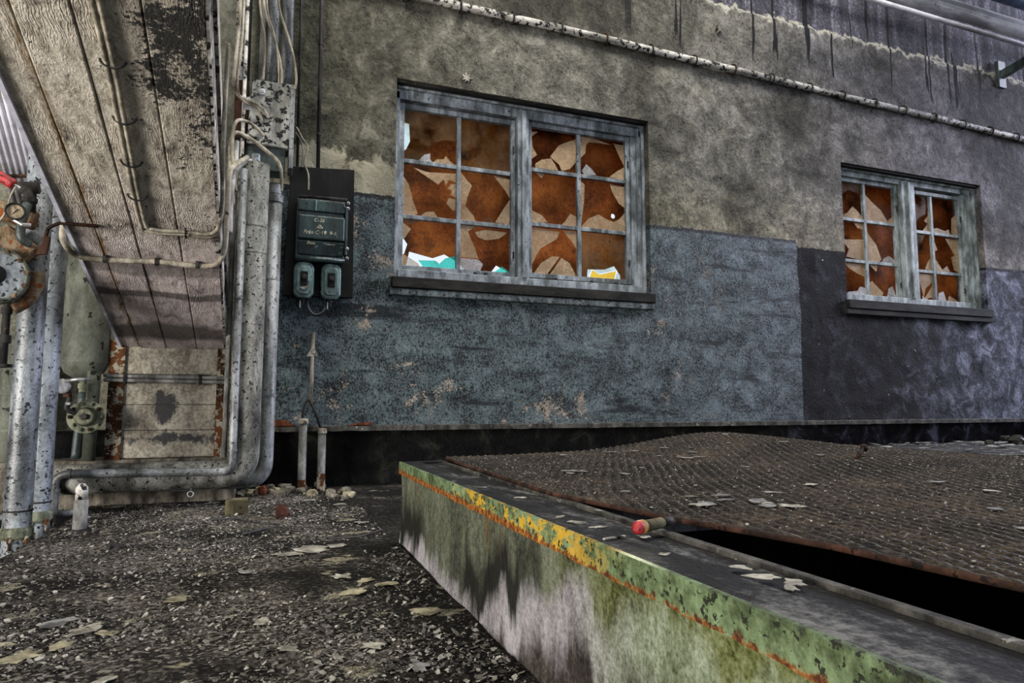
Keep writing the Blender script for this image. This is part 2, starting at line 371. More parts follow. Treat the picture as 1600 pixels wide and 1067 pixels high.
def mat_pier():
    t = NT('stained_cream_pier')
    p = t.pos()
    x, y, z = t.sep(p)[0:3]
    mid = t.noise(t.sc(p, (1, 1, 0.6)), 8, 8, 0.7, 0.3)
    fine = t.noise(p, 50, 6, 0.7)
    m = t.math('ADD', t.math('MULTIPLY', mid, 0.6), t.math('MULTIPLY', fine, 0.4))
    col = t.ramp(m, [(0.38, (0.05, 0.045, 0.033)), (0.48, (0.22, 0.195, 0.15)), (0.58, (0.44, 0.41, 0.33))])
    # worn black patch in the middle and along the bottom
    dx = t.math('MULTIPLY', t.math('ADD', x, 0.585), 6.0)
    dz = t.math('MULTIPLY', t.math('SUBTRACT', z, 0.60), 5.0)
    d = t.math('ADD', t.math('MULTIPLY', dx, dx), t.math('MULTIPLY', dz, dz))
    blk = t.thr(t.math('SUBTRACT', t.math('MULTIPLY', mid, 2.0), d), 0.80, 0.92)
    low = t.thr(t.math('ADD', t.math('ABSOLUTE', t.math('SUBTRACT', z, 0.39)), t.math('MULTIPLY', mid, -0.35)), -0.155, -0.175)
    col = t.mix(t.math('MAXIMUM', blk, low), col, t.mix(fine, (0.015, 0.015, 0.016), (0.07, 0.068, 0.065)))
    # rust bleeding in from the angle irons
    rl = t.thr(t.math('ADD', t.math('ABSOLUTE', t.math('ADD', x, 0.54)), t.math('MULTIPLY', t.noise(t.sc(p, (1, 1, 0.4)), 11, 6, 0.66), 0.34)), 0.43, 0.50)
    col = t.mix(t.math('MULTIPLY', rl, 0.85), col, t.mix(t.thr(fine, 0.35, 0.65), (0.05, 0.018, 0.006), (0.23, 0.085, 0.02)))
    return t.done(col, 0.7, t.bump(m, 0.9, 0.02), spec=0.3)
MAT['pier'] = mat_pier()

def mat_litter():
    t = NT('paint_chips_and_grit')
    r = t.n.new('ShaderNodeNewGeometry').outputs['Random Per Island']
    c = t.ramp(r, [(0.0, (0.018, 0.015, 0.012)), (0.35, (0.065, 0.056, 0.046)), (0.60, (0.15, 0.137, 0.115)), (0.85, (0.31, 0.295, 0.26)), (0.97, (0.42, 0.40, 0.35))])
    f = t.noise(t.pos(), 150, 3)
    return t.done(t.mix(t.thr(f, 0.35, 0.65), t.mix(1.0, c, (0.5, 0.5, 0.48), 'MULTIPLY'), c), 0.75)
MAT['litter'] = mat_litter()

def mat_board():
    t = NT('orange_fibreboard')
    p = t.pos()
    a = t.noise(p, 2.6, 6, 0.6)
    b = t.noise(p, 40, 6, 0.7)
    d = t.noise(t.sc(p, (1, 1, 1), (4, 0, 2)), 3.3, 3, 0.5)
    col = t.ramp(t.math('ADD', t.math('MULTIPLY', a, 0.65), t.math('MULTIPLY', b, 0.35)), [(0.38, (0.07, 0.016, 0.003)), (0.48, (0.21, 0.055, 0.009)), (0.60, (0.40, 0.13, 0.026))])
    col = t.mix(t.thr(d, 0.60, 0.72), col, (0.035, 0.012, 0.005))
    col = t.mix(t.thr(t.noise(p, 24, 2), 0.70, 0.73), col, (0.03, 0.012, 0.006))
    m = t.done(col, 0.7, t.bump(b, 0.4, 0.004), spec=0.2)
    tr = t.n.new('ShaderNodeBsdfTranslucent')
    t.put(tr.inputs['Color'], t.mix(1.0, col, (1.0, 0.75, 0.5), 'MULTIPLY'))
    mx = t.n.new('ShaderNodeMixShader')
    mx.inputs[0].default_value = 0.22
    t.t.links.new(t.bsdf.outputs[0], mx.inputs[1])
    t.t.links.new(tr.outputs[0], mx.inputs[2])
    t.t.links.new(mx.outputs[0], t.out.inputs['Surface'])
    return m
MAT['board'] = mat_board()

def mat_glass(name, dust, amount, tint=(0.86, 0.93, 0.90)):
    t = NT(name)
    p = t.pos()
    a = t.noise(p, 5, 6, 0.6)
    b = t.noise(p, 60, 4, 0.6)
    col = t.mix(t.thr(b, 0.35, 0.65), tuple(c * 0.55 for c in dust), dust)
    t.done(col, 0.25, None, spec=0.6)
    tp = t.n.new('ShaderNodeBsdfTransparent')
    tp.inputs['Color'].default_value = tuple(tint) + (1,)
    mx = t.n.new('ShaderNodeMixShader')
    t.put(mx.inputs[0], t.thr(a, 0.5 - amount, 1.45 - amount))
    t.t.links.new(tp.outputs[0], mx.inputs[1])
    t.t.links.new(t.bsdf.outputs[0], mx.inputs[2])
    t.t.links.new(mx.outputs[0], t.out.inputs['Surface'])
    return t.m
MAT['glass'] = mat_glass('dusty_window_glass', (0.60, 0.41, 0.25), 0.40)
MAT['glass_clear'] = mat_glass('grimy_whole_glass', (0.20, 0.11, 0.05), 0.12)
MAT['glass_teal'] = mat_glass('teal_edge_glass', (0.10, 0.62, 0.56), 0.35, (0.35, 0.95, 0.88))
MAT['glass_sunglow'] = mat_glass('sun_glow_tinted_glass', (0.70, 0.50, 0.10), 0.15, (1.0, 0.80, 0.25))  # sun striking the shard, painted in as a yellow tint
MAT['glass_white'] = mat_glass('frosted_white_glass', (0.58, 0.55, 0.58), 0.50)

def mat_curb():
    t = NT('mossy_curb_concrete')
    p = t.pos()
    x, y, z = t.sep(p)[0:3]
    mid = t.noise(t.sc(p, (1, 1, 0.5)), 5.0, 8, 0.68, 0.5)
    drip = t.noise(t.sc(p, (3.5, 3.5, 1.3)), 1.0, 8, 0.66, 0.9)
    fine = t.noise(p, 60, 6, 0.7)
    spk = t.noise(p, 150, 3, 0.6)
    m = t.math('ADD', t.math('MULTIPLY', mid, 0.45), t.math('ADD', t.math('MULTIPLY', fine, 0.35), t.math('MULTIPLY', spk, 0.2)))
    moss = t.ramp(m, [(0.38, (0.012, 0.014, 0.004)), (0.46, (0.10, 0.112, 0.022)), (0.53, (0.25, 0.285, 0.105)), (0.62, (0.46, 0.53, 0.30))])
    pale = t.ramp(m, [(0.38, (0.015, 0.017, 0.011)), (0.46, (0.10, 0.112, 0.075)), (0.54, (0.215, 0.235, 0.165)), (0.63, (0.36, 0.375, 0.29))])
    brown = t.ramp(m, [(0.40, (0.010, 0.008, 0.007)), (0.50, (0.055, 0.045, 0.040)), (0.60, (0.17, 0.145, 0.13))])
    white = t.ramp(m, [(0.38, (0.10, 0.092, 0.10)), (0.48, (0.36, 0.34, 0.37)), (0.58, (0.66, 0.63, 0.67))])
    white = t.mix(t.thr(y, 1.25, 0.95), white, t.ramp(m, [(0.38, (0.06, 0.075, 0.03)), (0.48, (0.30, 0.36, 0.22)), (0.58, (0.62, 0.70, 0.55))]))
    zw = t.math('MULTIPLY', t.thr(y, 1.85, 0.95), 0.235)
    wob = t.math('MULTIPLY', t.math('SUBTRACT', t.noise(t.sc(p, (1, 7.5, 1.2)), 1.0, 5, 0.6, 0.5), 0.5), 0.42)
    d = t.math('ADD', t.math('SUBTRACT', z, zw), wob)
    green = t.mix(t.thr(t.math('ADD', y, t.math('MULTIPLY', mid, 0.6)), 1.75, 1.25), pale, moss)
    soot = t.math('MULTIPLY', t.thr(d, 0.21, 0.13), t.thr(t.math('ADD', t.math('ABSOLUTE', t.math('SUBTRACT', y, 1.75)), t.math('MULTIPLY', t.noise(t.sc(p, (1, 9, 1.0), (0, 2, 0)), 1.0, 5, 0.62), 0.9)), 0.92, 0.72))
    soot = t.math('MAXIMUM', soot, t.math('MULTIPLY', t.thr(y, 2.35, 2.6), t.thr(d, 0.24, 0.14)))
    col = t.mix(t.math('MULTIPLY', soot, 0.93), green, (0.007, 0.007, 0.006))
    col = t.mix(t.thr(d, 0.075, 0.02), col, white)
    col = t.mix(t.thr(d, -0.03, -0.10), col, brown)
    runs = t.math('MULTIPLY', t.thr(t.noise(t.sc(p, (1, 26, 0.8)), 1.0, 3, 0.5), 0.62, 0.65), t.math('MULTIPLY', t.thr(z, 0.18, 0.28), t.thr(y, 1.3, 1.5)))
    col = t.mix(t.math('MULTIPLY', runs, 0.7), col, (0.24, 0.11, 0.02))
    col = t.mix(1.0, col, (0.60, 0.60, 0.58), 'MULTIPLY')
    n = t.bump(t.math('ADD', mid, t.math('MULTIPLY', fine, 0.5)), 1.0, 0.025)
    return t.done(col, 0.8, n, spec=0.2)
MAT['curb'] = mat_curb()

def mat_angle():
    t = NT('green_curb_angle_paint')
    p = t.pos()
    x, y, z = t.sep(p)[0:3]
    mid = t.noise(p, 8, 7, 0.65)
    fine = t.noise(p, 55, 6, 0.7)
    col = t.ramp(t.math('ADD', t.math('MULTIPLY', mid, 0.55), t.math('MULTIPLY', fine, 0.45)), [(0.36, (0.012, 0.016, 0.007)), (0.46, (0.070, 0.100, 0.042)), (0.56, (0.165, 0.235, 0.12)), (0.68, (0.26, 0.36, 0.22))])
    # yellow under-paint in the worn middle stretch
    ym = t.math('MULTIPLY', t.thr(t.math('ABSOLUTE', t.math('SUBTRACT', y, 1.55)), 0.55, 0.30), t.thr(t.noise(t.sc(p, (1, 0.6, 1), (0, 3, 1)), 22, 8, 0.72), 0.49, 0.52))
    col = t.mix(ym, col, t.mix(fine, (0.42, 0.22, 0.01), (0.66, 0.44, 0.05)))
    # rust along the lower lip
    rw = t.math('MULTIPLY', t.thr(y, 1.15, 1.6), 0.012)
    rm = t.thr(t.math('SUBTRACT', t.math('ADD', t.math('ADD', z, -0.298), t.math('MULTIPLY', t.math('SUBTRACT', fine, 0.5), 0.06)), rw), 0.010, 0.003)
    bk = t.thr(t.math('ADD', t.math('MULTIPLY', t.noise(p, 75, 3, 0.5), 0.7), t.math('MULTIPLY', t.noise(p, 160, 3), 0.3)), 0.575, 0.59)
    col = t.mix(bk, col, (0.014, 0.018, 0.008))
    col = t.mix(rm, col, t.mix(t.thr(fine, 0.4, 0.6), (0.07, 0.018, 0.004), (0.40, 0.14, 0.02)))
    col = t.mix(1.0, col, (0.78, 0.78, 0.74), 'MULTIPLY')
    return t.done(col, 0.5, t.bump(t.math('ADD', mid, fine), 0.7, 0.006), spec=0.3)
MAT['angle'] = mat_angle()

def mat_curbtop():
    t = NT('black_curb_top')
    p = t.pos()
    mid = t.noise(t.sc(p, (1, 0.45, 1)), 9, 7, 0.65)
    fine = t.noise(p, 70, 5, 0.7)
    col = t.ramp(t.math('ADD', t.math('MULTIPLY', mid, 0.7), t.math('MULTIPLY', fine, 0.3)), [(0.42, (0.004, 0.004, 0.004)), (0.51, (0.018, 0.018, 0.018)), (0.56, (0.10, 0.10, 0.097)), (0.62, (0.27, 0.265, 0.25))])
    return t.done(t.mix(1.0, col, (0.62, 0.62, 0.62), 'MULTIPLY'), 0.8, t.bump(t.math('ADD', mid, fine), 0.9, 0.014), spec=0.2)
MAT['curbtop'] = mat_curbtop()

def mat_mat():
    t = NT('ribbed_plate_grime')
    p = t.pos()
    mid = t.noise(p, 3.2, 6, 0.6)
    fine = t.noise(p, 60, 6, 0.75)
    col = t.ramp(t.math('ADD', t.math('MULTIPLY', mid, 0.45), t.math('MULTIPLY', fine, 0.55)), [(0.40, (0.006, 0.005, 0.004)), (0.48, (0.035, 0.028, 0.021)), (0.55, (0.10, 0.086, 0.067)), (0.65, (0.27, 0.245, 0.20))])
    col = t.mix(t.math('MULTIPLY', t.thr(mid, 0.50, 0.62), 0.5), col, t.mix(1.0, col, (0.9, 0.70, 0.56), 'MULTIPLY'))
    return t.done(t.mix(1.0, col, (0.55, 0.52, 0.50), 'MULTIPLY'), 0.7, t.bump(fine, 0.9, 0.014), spec=0.25)
MAT['mat'] = mat_mat()
MAT['mat_worn'] = mat_paint('worn_rib_tops', (0.032, 0.027, 0.022), (0.15, 0.135, 0.115), (0.010, 0.009, 0.007), 22, 0.50, 0.6, 0.004, cs=3)

# ------------------------------------------------------------------ mesh helpers
class MB:
    def __init__(self):
        self.v = []
        self.f = []
    def add(self, verts, faces):
        b = len(self.v)
        self.v += [tuple(q) for q in verts]
        self.f += [tuple(i + b for i in f) for f in faces]
        return self
    def box(self, x0, x1, y0, y1, z0, z1):
        v = [(x, y, z) for z in (z0, z1) for y in (y0, y1) for x in (x0, x1)]
        f = [(0, 2, 3, 1), (4, 5, 7, 6), (0, 1, 5, 4), (2, 6, 7, 3), (0, 4, 6, 2), (1, 3, 7, 5)]
        return self.add(v, f)
    def hexa(self, v):
        return self.add(v, [(0, 2, 3, 1), (4, 5, 7, 6), (0, 1, 5, 4), (2, 6, 7, 3), (0, 4, 6, 2), (1, 3, 7, 5)])
    def obox(self, c, half, rot):
        v = []
        for z in (-1, 1):
            for y in (-1, 1):
                for x in (-1, 1):
                    v.append(Vector(c) + rot @ Vector((x * half[0], y * half[1], z * half[2])))
        return self.hexa(v)
    def tube(self, pts, r, seg=12, caps=True, rad=None):
        pts = [Vector(q) for q in pts]
        n = len(pts)
        tang = []
        for i in range(n):
            a = pts[max(i - 1, 0)]
            b = pts[min(i + 1, n - 1)]
            tang.append((b - a).normalized())
        up = Vector((0, 0, 1)) if abs(tang[0].z) < 0.9 else Vector((0, 1, 0))
        side = tang[0].cross(up).normalized()
        verts, faces = [], []
        for i in range(n):
            side = (side - tang[i] * side.dot(tang[i])).normalized()
            bi = tang[i].cross(side)
            rr = r if rad is None else rad[i]
            for k in range(seg):
                a = 2 * math.pi * k / seg
                verts.append(pts[i] + (side * math.cos(a) + bi * math.sin(a)) * rr)
        for i in range(n - 1):
            for k in range(seg):
                k2 = (k + 1) % seg
                faces.append((i * seg + k, i * seg + k2, (i + 1) * seg + k2, (i + 1) * seg + k))
        if caps:
            faces.append(tuple(range(seg - 1, -1, -1)))
            faces.append(tuple((n - 1) * seg + k for k in range(seg)))
        return self.add(verts, faces)
    def lathe(self, c, axis, prof, seg=24):
        # prof: list of (distance along axis, radius)
        c = Vector(c)
        a = Vector(axis).normalized()
        pts = [c + a * d for d, r in prof]
        up = Vector((0, 0, 1)) if abs(a.z) < 0.9 else Vector((0, 1, 0))
        s = a.cross(up).normalized()
        b = a.cross(s)
        verts, faces = [], []
        for (d, r) in prof:
            for k in range(seg):
                t = 2 * math.pi * k / seg
                verts.append(c + a * d + (s * math.cos(t) + b * math.sin(t)) * max(r, 0.0004))
        n = len(prof)
        for i in range(n - 1):
            for k in range(seg):
                k2 = (k + 1) % seg
                faces.append((i * seg + k, i * seg + k2, (i + 1) * seg + k2, (i + 1) * seg + k))
        faces.append(tuple(range(seg - 1, -1, -1)))
        faces.append(tuple((n - 1) * seg + k for k in range(seg)))
        return self.add(verts, faces)
    def poly_y(self, poly, y0, y1, holes=()):
        # polygon(s) in x,z extruded along y
        loops = [poly] + list(holes)
        tri = tessellate_polygon([[Vector((x, z, 0)) for x, z in lp] for lp in loops])
        flat = [q for lp in loops for q in lp]
        n = len(flat)
        verts = [(x, y0, z) for x, z in flat] + [(x, y1, z) for x, z in flat]
        faces = [tuple(t) for t in tri] + [tuple(i + n for i in reversed(t)) for t in tri]
        o = 0
        for lp in loops:
            m = len(lp)
            for i in range(m):
                j = (i + 1) % m
                faces.append((o + i, o + j, o + j + n, o + i + n))
            o += m
        return self.add(verts, faces)
    def build(self, name, mat, parent=None, smooth=False, bevel=0.0, seg=2):
        me = bpy.data.meshes.new(name)
        me.from_pydata(self.v, [], self.f)
        bm = bmesh.new()
        bm.from_mesh(me)
        bmesh.ops.recalc_face_normals(bm, faces=bm.faces)
        bm.to_mesh(me)
        bm.free()
        me.materials.append(MAT[mat] if isinstance(mat, str) else mat)
        if smooth:
            me.polygons.foreach_set('use_smooth', [len(p.vertices) == 4 for p in me.polygons])
        me.update()
        o = bpy.data.objects.new(name, me)
        COL.objects.link(o)
        if bevel:
            md = o.modifiers.new('bevel', 'BEVEL')
            md.width = bevel
            md.segments = seg
            md.limit_method = 'ANGLE'
        if parent is not None:
            attach(o, parent)
        return o

ROOT_LOC = {}
def world_loc(o):
    return ROOT_LOC.get(o.name, Vector((0, 0, 0)))
def attach(o, parent):
    o.parent = parent
    o.matrix_parent_inverse = Matrix.Translation(-world_loc(parent))
def tag(o, label, cat, group=None):
    o['label'] = label
    o['category'] = cat
    if group:
        o['group'] = group
    return o
def thing(name, label, cat, loc, group=None):
    o = bpy.data.objects.new(name, None)
    o.empty_display_size = 0.05
    COL.objects.link(o)
    o.location = loc
    ROOT_LOC[o.name] = Vector(loc)
    return tag(o, label, cat, group)
def struct(o):
    o['kind'] = 'structure'
    return o

def arc_path(pts, rad, n=7):
    """round the corners of a polyline"""
    pts = [Vector(q) for q in pts]
    out = [pts[0]]
    for i in range(1, len(pts) - 1):
        a, b, c = pts[i - 1], pts[i], pts[i + 1]
        d1 = (a - b)
        d2 = (c - b)
        ang = d1.angle(d2)
        r = rad[i - 1] if isinstance(rad, (list, tuple)) else rad
        k = min(r / math.tan(ang / 2), d1.length * 0.49, d2.length * 0.49) if ang > 0.01 else 0
        p1 = b + d1.normalized() * k
        p2 = b + d2.normalized() * k
        for j in range(n + 1):
            t = j / n
            out.append((1 - t) ** 2 * p1 + 2 * t * (1 - t) * b + t * t * p2)
    out.append(pts[-1])
    return out
def spline(pts, n=8):
    pts = [Vector(q) for q in pts]
    out = []
    for i in range(len(pts) - 1):
        p0 = pts[max(i - 1, 0)]
        p1, p2 = pts[i], pts[i + 1]
        p3 = pts[min(i + 2, len(pts) - 1)]
        for j in range(n):
            t = j / n
            out.append(0.5 * ((2 * p1) + (-p0 + p2) * t + (2 * p0 - 5 * p1 + 4 * p2 - p3) * t * t + (-p0 + 3 * p1 - 3 * p2 + p3) * t ** 3))
    out.append(pts[-1])
    return out

# ------------------------------------------------------------------ the setting
W1 = (0.915, 3.195, 1.56, 3.16)      # openings: x0, x1, z0, z1
W2 = (5.48, 7.555, 1.64, 3.08)
WY = 5.0
def lines(a, b, step, fixed):
    vals = sorted(set([a, b] + [f for f in fixed if a < f < b]))
    out = []
    for p, q in zip(vals[:-1], vals[1:]):
        n = max(1, int(round((q - p) / step)))
        out += [p + (q - p) * i / n for i in range(n)]
    return out + [b]
def edge_fade(x, z):
    f = 1.0
    for (x0, x1, z0, z1) in (W1, W2):
        dx = max(x0 - x, 0, x - x1)
        dz = max(z0 - z, 0, z - z1)
        f = min(f, math.hypot(dx, dz) / 0.10)
    return f
def wall_disp(x, z):
    a = noise.noise((x * 1.3, 3.1, z * 1.7)) * 0.016
    a += noise.noise((x * 4.2, 9.1, z * 5.0)) * 0.011
    a += noise.noise((x * 11.0, 5.5, z * 11.0)) * 0.006
    if z < 2.3:
        a += math.sin(z * 17.0 + noise.noise((x * 0.9, 1.0, z)) * 2.5) * 0.006 * max(0, noise.noise((x * 0.7, 7.0, z * 2)) + 0.35)
    a *= edge_fade(x, z)
    if z > 4.47 + noise.noise((x * 3.0, 0.0, 2.0)) * 0.05:
        a += 0.02
    if z < 0.55:
        a *= max(0.0, (z - 0.44) / 0.11)
    return a
xs = lines(-6.0, 15.6, 0.03, (W1[0], W1[1], W2[0], W2[1]))
zs = lines(0.44, 7.5, 0.03, (W1[2], W1[3], W2[2], W2[3]))
def in_open(x, z):
    return any(x0 < x < x1 and z0 < z < z1 for (x0, x1, z0, z1) in (W1, W2))
w = MB()
nx = len(xs)
vv = [(x, WY + wall_disp(x, z), z) for z in zs for x in xs]
ff = []
for j in range(len(zs) - 1):
    for i in range(nx - 1):
        if not in_open((xs[i] + xs[i + 1]) / 2, (zs[j] + zs[j + 1]) / 2):
            ff.append((j * nx + i, j * nx + i + 1, (j + 1) * nx + i + 1, (j + 1) * nx + i))
w.add(vv, ff)
BK = 5.42
for (x0, x1, z0, z1) in (W1, W2):      # reveals
    for a, b in (((x0, z0), (x0, z1)), ((x1, z0), (x1, z1)), ((x0, z0), (x1, z0)), ((x0, z1), (x1, z1))):
        w.add([(a[0], WY, a[1]), (b[0], WY, b[1]), (b[0], BK, b[1]), (a[0], BK, a[1])], [(0, 1, 2, 3)])
# outer skin of the wall with the same openings, top and ends
xe = [-6.0, W1[0], W1[1], W2[0], W2[1], 15.6]
for i in range(5):
    if i == 1 or i == 3:
        o_ = W1 if i == 1 else W2
        for za, zb in ((-0.7, o_[2]), (o_[3], 7.5)):
            w.add([(xe[i], BK, za), (xe[i + 1], BK, za), (xe[i + 1], BK, zb), (xe[i], BK, zb)], [(0, 1, 2, 3)])
    else:
        w.add([(xe[i], BK, -0.7), (xe[i + 1], BK, -0.7), (xe[i + 1], BK, 7.5), (xe[i], BK, 7.5)], [(0, 1, 2, 3)])
w.add([(-6.0, WY, 7.5), (15.6, WY, 7.5), (15.6, BK, 7.5), (-6.0, BK, 7.5)], [(0, 1, 2, 3)])
# recessed foot
FY = 5.20
w.add([(-6.0, WY, 0.44), (15.6, WY, 0.44), (15.6, FY, 0.44), (-6.0, FY, 0.44)], [(0, 1, 2, 3)])
w.add([(-6.0, FY, -0.7), (15.6, FY, -0.7), (15.6, FY, 0.44), (-6.0, FY, 0.44)], [(0, 1, 2, 3)])
wall = struct(w.build('wall_back', 'wall', smooth=True))

# the rest of the hall, out of frame: roof and end walls, open towards the yard behind
struct(MB().box(-6.2, 15.8, -8.0, 5.45, 7.5, 7.7).build('ceiling', 'hall'))
struct(MB().box(-6.2, -6.0, -8.0, 5.45, -0.8, 7.5).build('wall_left', 'hall'))
struct(MB().box(15.6, 15.8, -8.0, 5.45, -0.8, 7.5).build('wall_right', 'hall'))
struct(MB().box(-6.0, -0.94, -8.0, -3.98, -0.8, 0.0).build('floor_left', 'floor'))

# dado ledge: ragged strip at the foot of the plaster
m = MB()
n = 230
lv = []
for i in range(n + 1):
    x = -0.10 + 12.0 * i / n
    j = noise.noise((x * 5, 0, 0)) * 0.008
    k = noise.noise((x * 9, 4, 0)) * 0.006
    lv += [(x, 4.995, 0.452), (x, 4.955 + j, 0.446 + k), (x, 4.957 + j, 0.412 + k), (x, 5.21, 0.420)]
lf = []
for i in range(n):
    for q in range(3):
        lf.append((i * 4 + q, (i + 1) * 4 + q, (i + 1) * 4 + q + 1, i * 4 + q + 1))
    lf.append((i * 4 + 3, (i + 1) * 4 + 3, (i + 1) * 4, i * 4))
m.add(lv, lf)
struct(m.build('trim_1', 'ledge'))

# floor with its edge at x=-0.93 beside the pipe trench, and the pit cut out under the plate
PX0, PX1, PY0, PY1 = 0.77, 3.22, -1.2, 2.92
fl = MB()
fx = lines(-0.93, 12.0, 0.06, (0.585, 2.4))
fy = [-8.0, -6.0] + lines(-4.0, 5.2, 0.06, ())
# only the visible left strip is finely divided
fx = [x for x in fx if x <= 0.9] + [2.0, 4.0, 8.0, 15.5]
fv = []
for y in fy:
    for x in fx:
        d = noise.noise((x * 2, y * 2, 0)) * 0.010 + noise.noise((x * 9, y * 9, 3)) * 0.006
        if x > 0.9:
            d = 0
        if x < -0.90:
            d += noise.noise((7, y * 5, 3)) * 0.012
        xx = x + (noise.noise((1, y * 4, 0)) * 0.02 if x == fx[0] else 0)
        fv.append((xx, y, d))
nfx = len(fx)
ffc = []
for j in range(len(fy) - 1):
    for i in range(nfx - 1):
        cx = (fx[i] + fx[i + 1]) / 2
        cy = (fy[j] + fy[j + 1]) / 2
        if 0.70 < cx < 3.2 and cy < 2.9:
            continue
        ffc.append((j * nfx + i, j * nfx + i + 1, (j + 1) * nfx + i + 1, (j + 1) * nfx + i))
fl.add(fv, ffc)
# edge face down into the trench
ev = [v for v in fv[0::nfx]]
b = len(ev)
fl.add(ev + [(v[0] + 0.01, v[1], -0.75) for v in ev], [(i, i + 1, b + i + 1, b + i) for i in range(b - 1)])
struct(fl.build('floor', 'floor', smooth=True))
m = MB().box(-6.0, -0.90, -4.0, 5.2, -0.80, -0.70)
struct(m.build('floor_trench', 'floor'))

# pit under the ribbed plate
m = MB()
m.box(0.70, 0.775, PY0, 2.93, -0.9, 0.05)
m.box(0.70, 3.30, 2.90, 2.98, -0.9, 0.05)
m.box(3.20, 3.30, PY0, 2.93, -0.9, 0.05)
m.box(0.70, 3.30, PY0, 2.98, -0.98, -0.9)
struct(m.build('floor_pit', 'pitwall'))

# ------------------------------------------------------------------ curb round the pit
curb = thing('pit_curb', 'long concrete curb with green painted steel edge beside the ribbed plate', 'curb', (0.68, 1.2, 0.0))
def curb_side(x0, x1, y0, y1):
    """left curb wall with slightly uneven outer face"""
    mm = MB()
    ys = lines(y0, y1, 0.04, ())
    zz = lines(-0.03, 0.300, 0.033, ())
    vs_, fs_ = [], []
    for y in ys:
        for z in zz:
            d = noise.noise((y * 2.5, z * 4, 1)) * 0.008 + noise.noise((y * 9, z * 9, 2)) * 0.004
            if z < 0.08:
                d += (0.08 - z) * 0.06
            vs_.append((x0 + 0.006 - d, y, z))
    nz = len(zz)
    for i in range(len(ys) - 1):
        for j in range(nz - 1):
            fs_.append((i * nz + j, i * nz + j + 1, (i + 1) * nz + j + 1, (i + 1) * nz + j))
    mm.add(vs_, fs_)
    mm.box(x0 + 0.02, x1, y0, y1, -0.03, 0.338)
    return mm
curb_side(0.585, 0.765, -1.2, 2.955).build('concrete_upstand', 'curb', curb, smooth=True)
MB().box(0.60, 3.22, 2.87, 2.955, -0.03, 0.338).build('back_upstand', 'curb', curb)
# steel angle: vertical leg 5 cm and top leg, slightly wavy lip
def wavy_bar(x0, x1, z0, z1, ya, yb, amp):
    mm = MB()
    ys = lines(ya, yb, 0.02, ())
    v_, f_ = [], []
    for y in ys:
        k = noise.noise((3, y * 14, 1)) * amp
        v_ += [(x0, y, z0 + k), (x1, y, z0 + k), (x1, y, z1), (x0, y, z1)]
    for i in range(len(ys) - 1):
        for q in range(4):
            f_.append((i * 4 + q, i * 4 + (q + 1) % 4, (i + 1) * 4 + (q + 1) % 4, (i + 1) * 4 + q))
    f_ += [(0, 1, 2, 3), tuple(len(v_) - 4 + q for q in range(4))]
    return mm.add(v_, f_)
wavy_bar(0.579, 0.590, 0.299, 0.350, -1.2, 2.962, 0.005).build('steel_edge', 'angle', curb)['label'] = 'green and yellow painted steel angle with a rusty lower lip'
MB().box(0.5905, 0.668, -1.2, 2.962, 0.339, 0.3495).build('top_plate', 'curbtop', curb)
MB().box(0.670, 0.768, -1.2, 2.90, 0.333, 0.342).build('seat_strip', 'curbtop', curb)
MB().box(0.752, 0.770, -1.2, 2.88, 0.320, 0.3505).build('inner_rail', 'ledge', curb)
MB().box(0.669, 3.22, 2.905, 2.962, 0.339, 0.350).build('back_plate', 'curbtop', curb)

# raised concrete platform right of the plate
m = MB()
xs2 = lines(3.22, 9.5, 0.12, ())
ys2 = lines(-0.6, 3.30, 0.12, ())
pv = [(x, y, 0.335 + noise.noise((x * 4, y * 4, 5)) * 0.012) for y in ys2 for x in xs2]
q = len(xs2)
m.add(pv, [(j * q + i, j * q + i + 1, (j + 1) * q + i + 1, (j + 1) * q + i) for j in range(len(ys2) - 1) for i in range(q - 1)])
m.box(3.23, 9.49, -0.59, 3.29, -0.03, 0.31)
struct(m.build('floor_platform', 'curbtop', smooth=True))

# ------------------------------------------------------------------ warped ribbed plate over the pit
def plate_z(u, v):
    # u: 0..1 across (x), v: 0..1 from back to front
    z = 0.361
    z += 0.074 * math.exp(-((u - 0.60) / 0.20) ** 2) * math.exp(-(v / 0.30) ** 2)
    z += 0.015 * math.exp(-((u - 0.60) / 0.35) ** 2) * math.exp(-(v / 0.8) ** 2)
    z -= 0.012 * math.exp(-((u - 0.2) / 0.2) ** 2) * v
    return z + noise.noise((u * 5, v * 5, 1)) * 0.005
def plate_edge(y):
    # left rim wanders away from the curb towards the front
    pts = [(3.0, 0.80), (2.64, 0.775), (1.70, 0.758), (1.23, 0.825), (0.91, 0.93), (0.62, 0.97), (0.2, 1.0), (-0.8, 1.02)]
    for (ya, xa), (yb, xb) in zip(pts[:-1], pts[1:]):
        if ya >= y >= yb:
            t = (ya - y) / (ya - yb)
            t = t * t * (3 - 2 * t) if False else t
            return xa + (xb - xa) * t
    return pts[-1][1]
rows = 210
RIBS = 132
pv, pf = [], []
cols = RIBS * 4 + 1
for j in range(rows + 1):
    v = j / rows
    y = 2.985 - 3.6 * v
    xl = plate_edge(y)
    xr = 3.21 - 0.12 * v
    for i in range(cols):
        u = i / (cols - 1)
        ph = (i % 4)
        dash = 1.0 if ((j // 2 + (i // 4)) % 2 == 0) else 0.35
        h = (0.0060 * dash) if ph in (1, 2) else 0.0
        pv.append((xl + (xr - xl) * u, y, plate_z(u, v) + h))
for j in range(rows):
    for i in range(cols - 1):
        pf.append((j * cols + i, j * cols + i + 1, (j + 1) * cols + i + 1, (j + 1) * cols + i))
plate = thing('ribbed_cover_plate', 'warped rusty brown ribbed floor plate bulging over the pit', 'floor plate', (2.0, 1.5, 0.34))
pl = MB().add(pv, pf).build('ribbed_sheet', 'mat', plate)
pl.data.materials.append(MAT['mat_worn'])
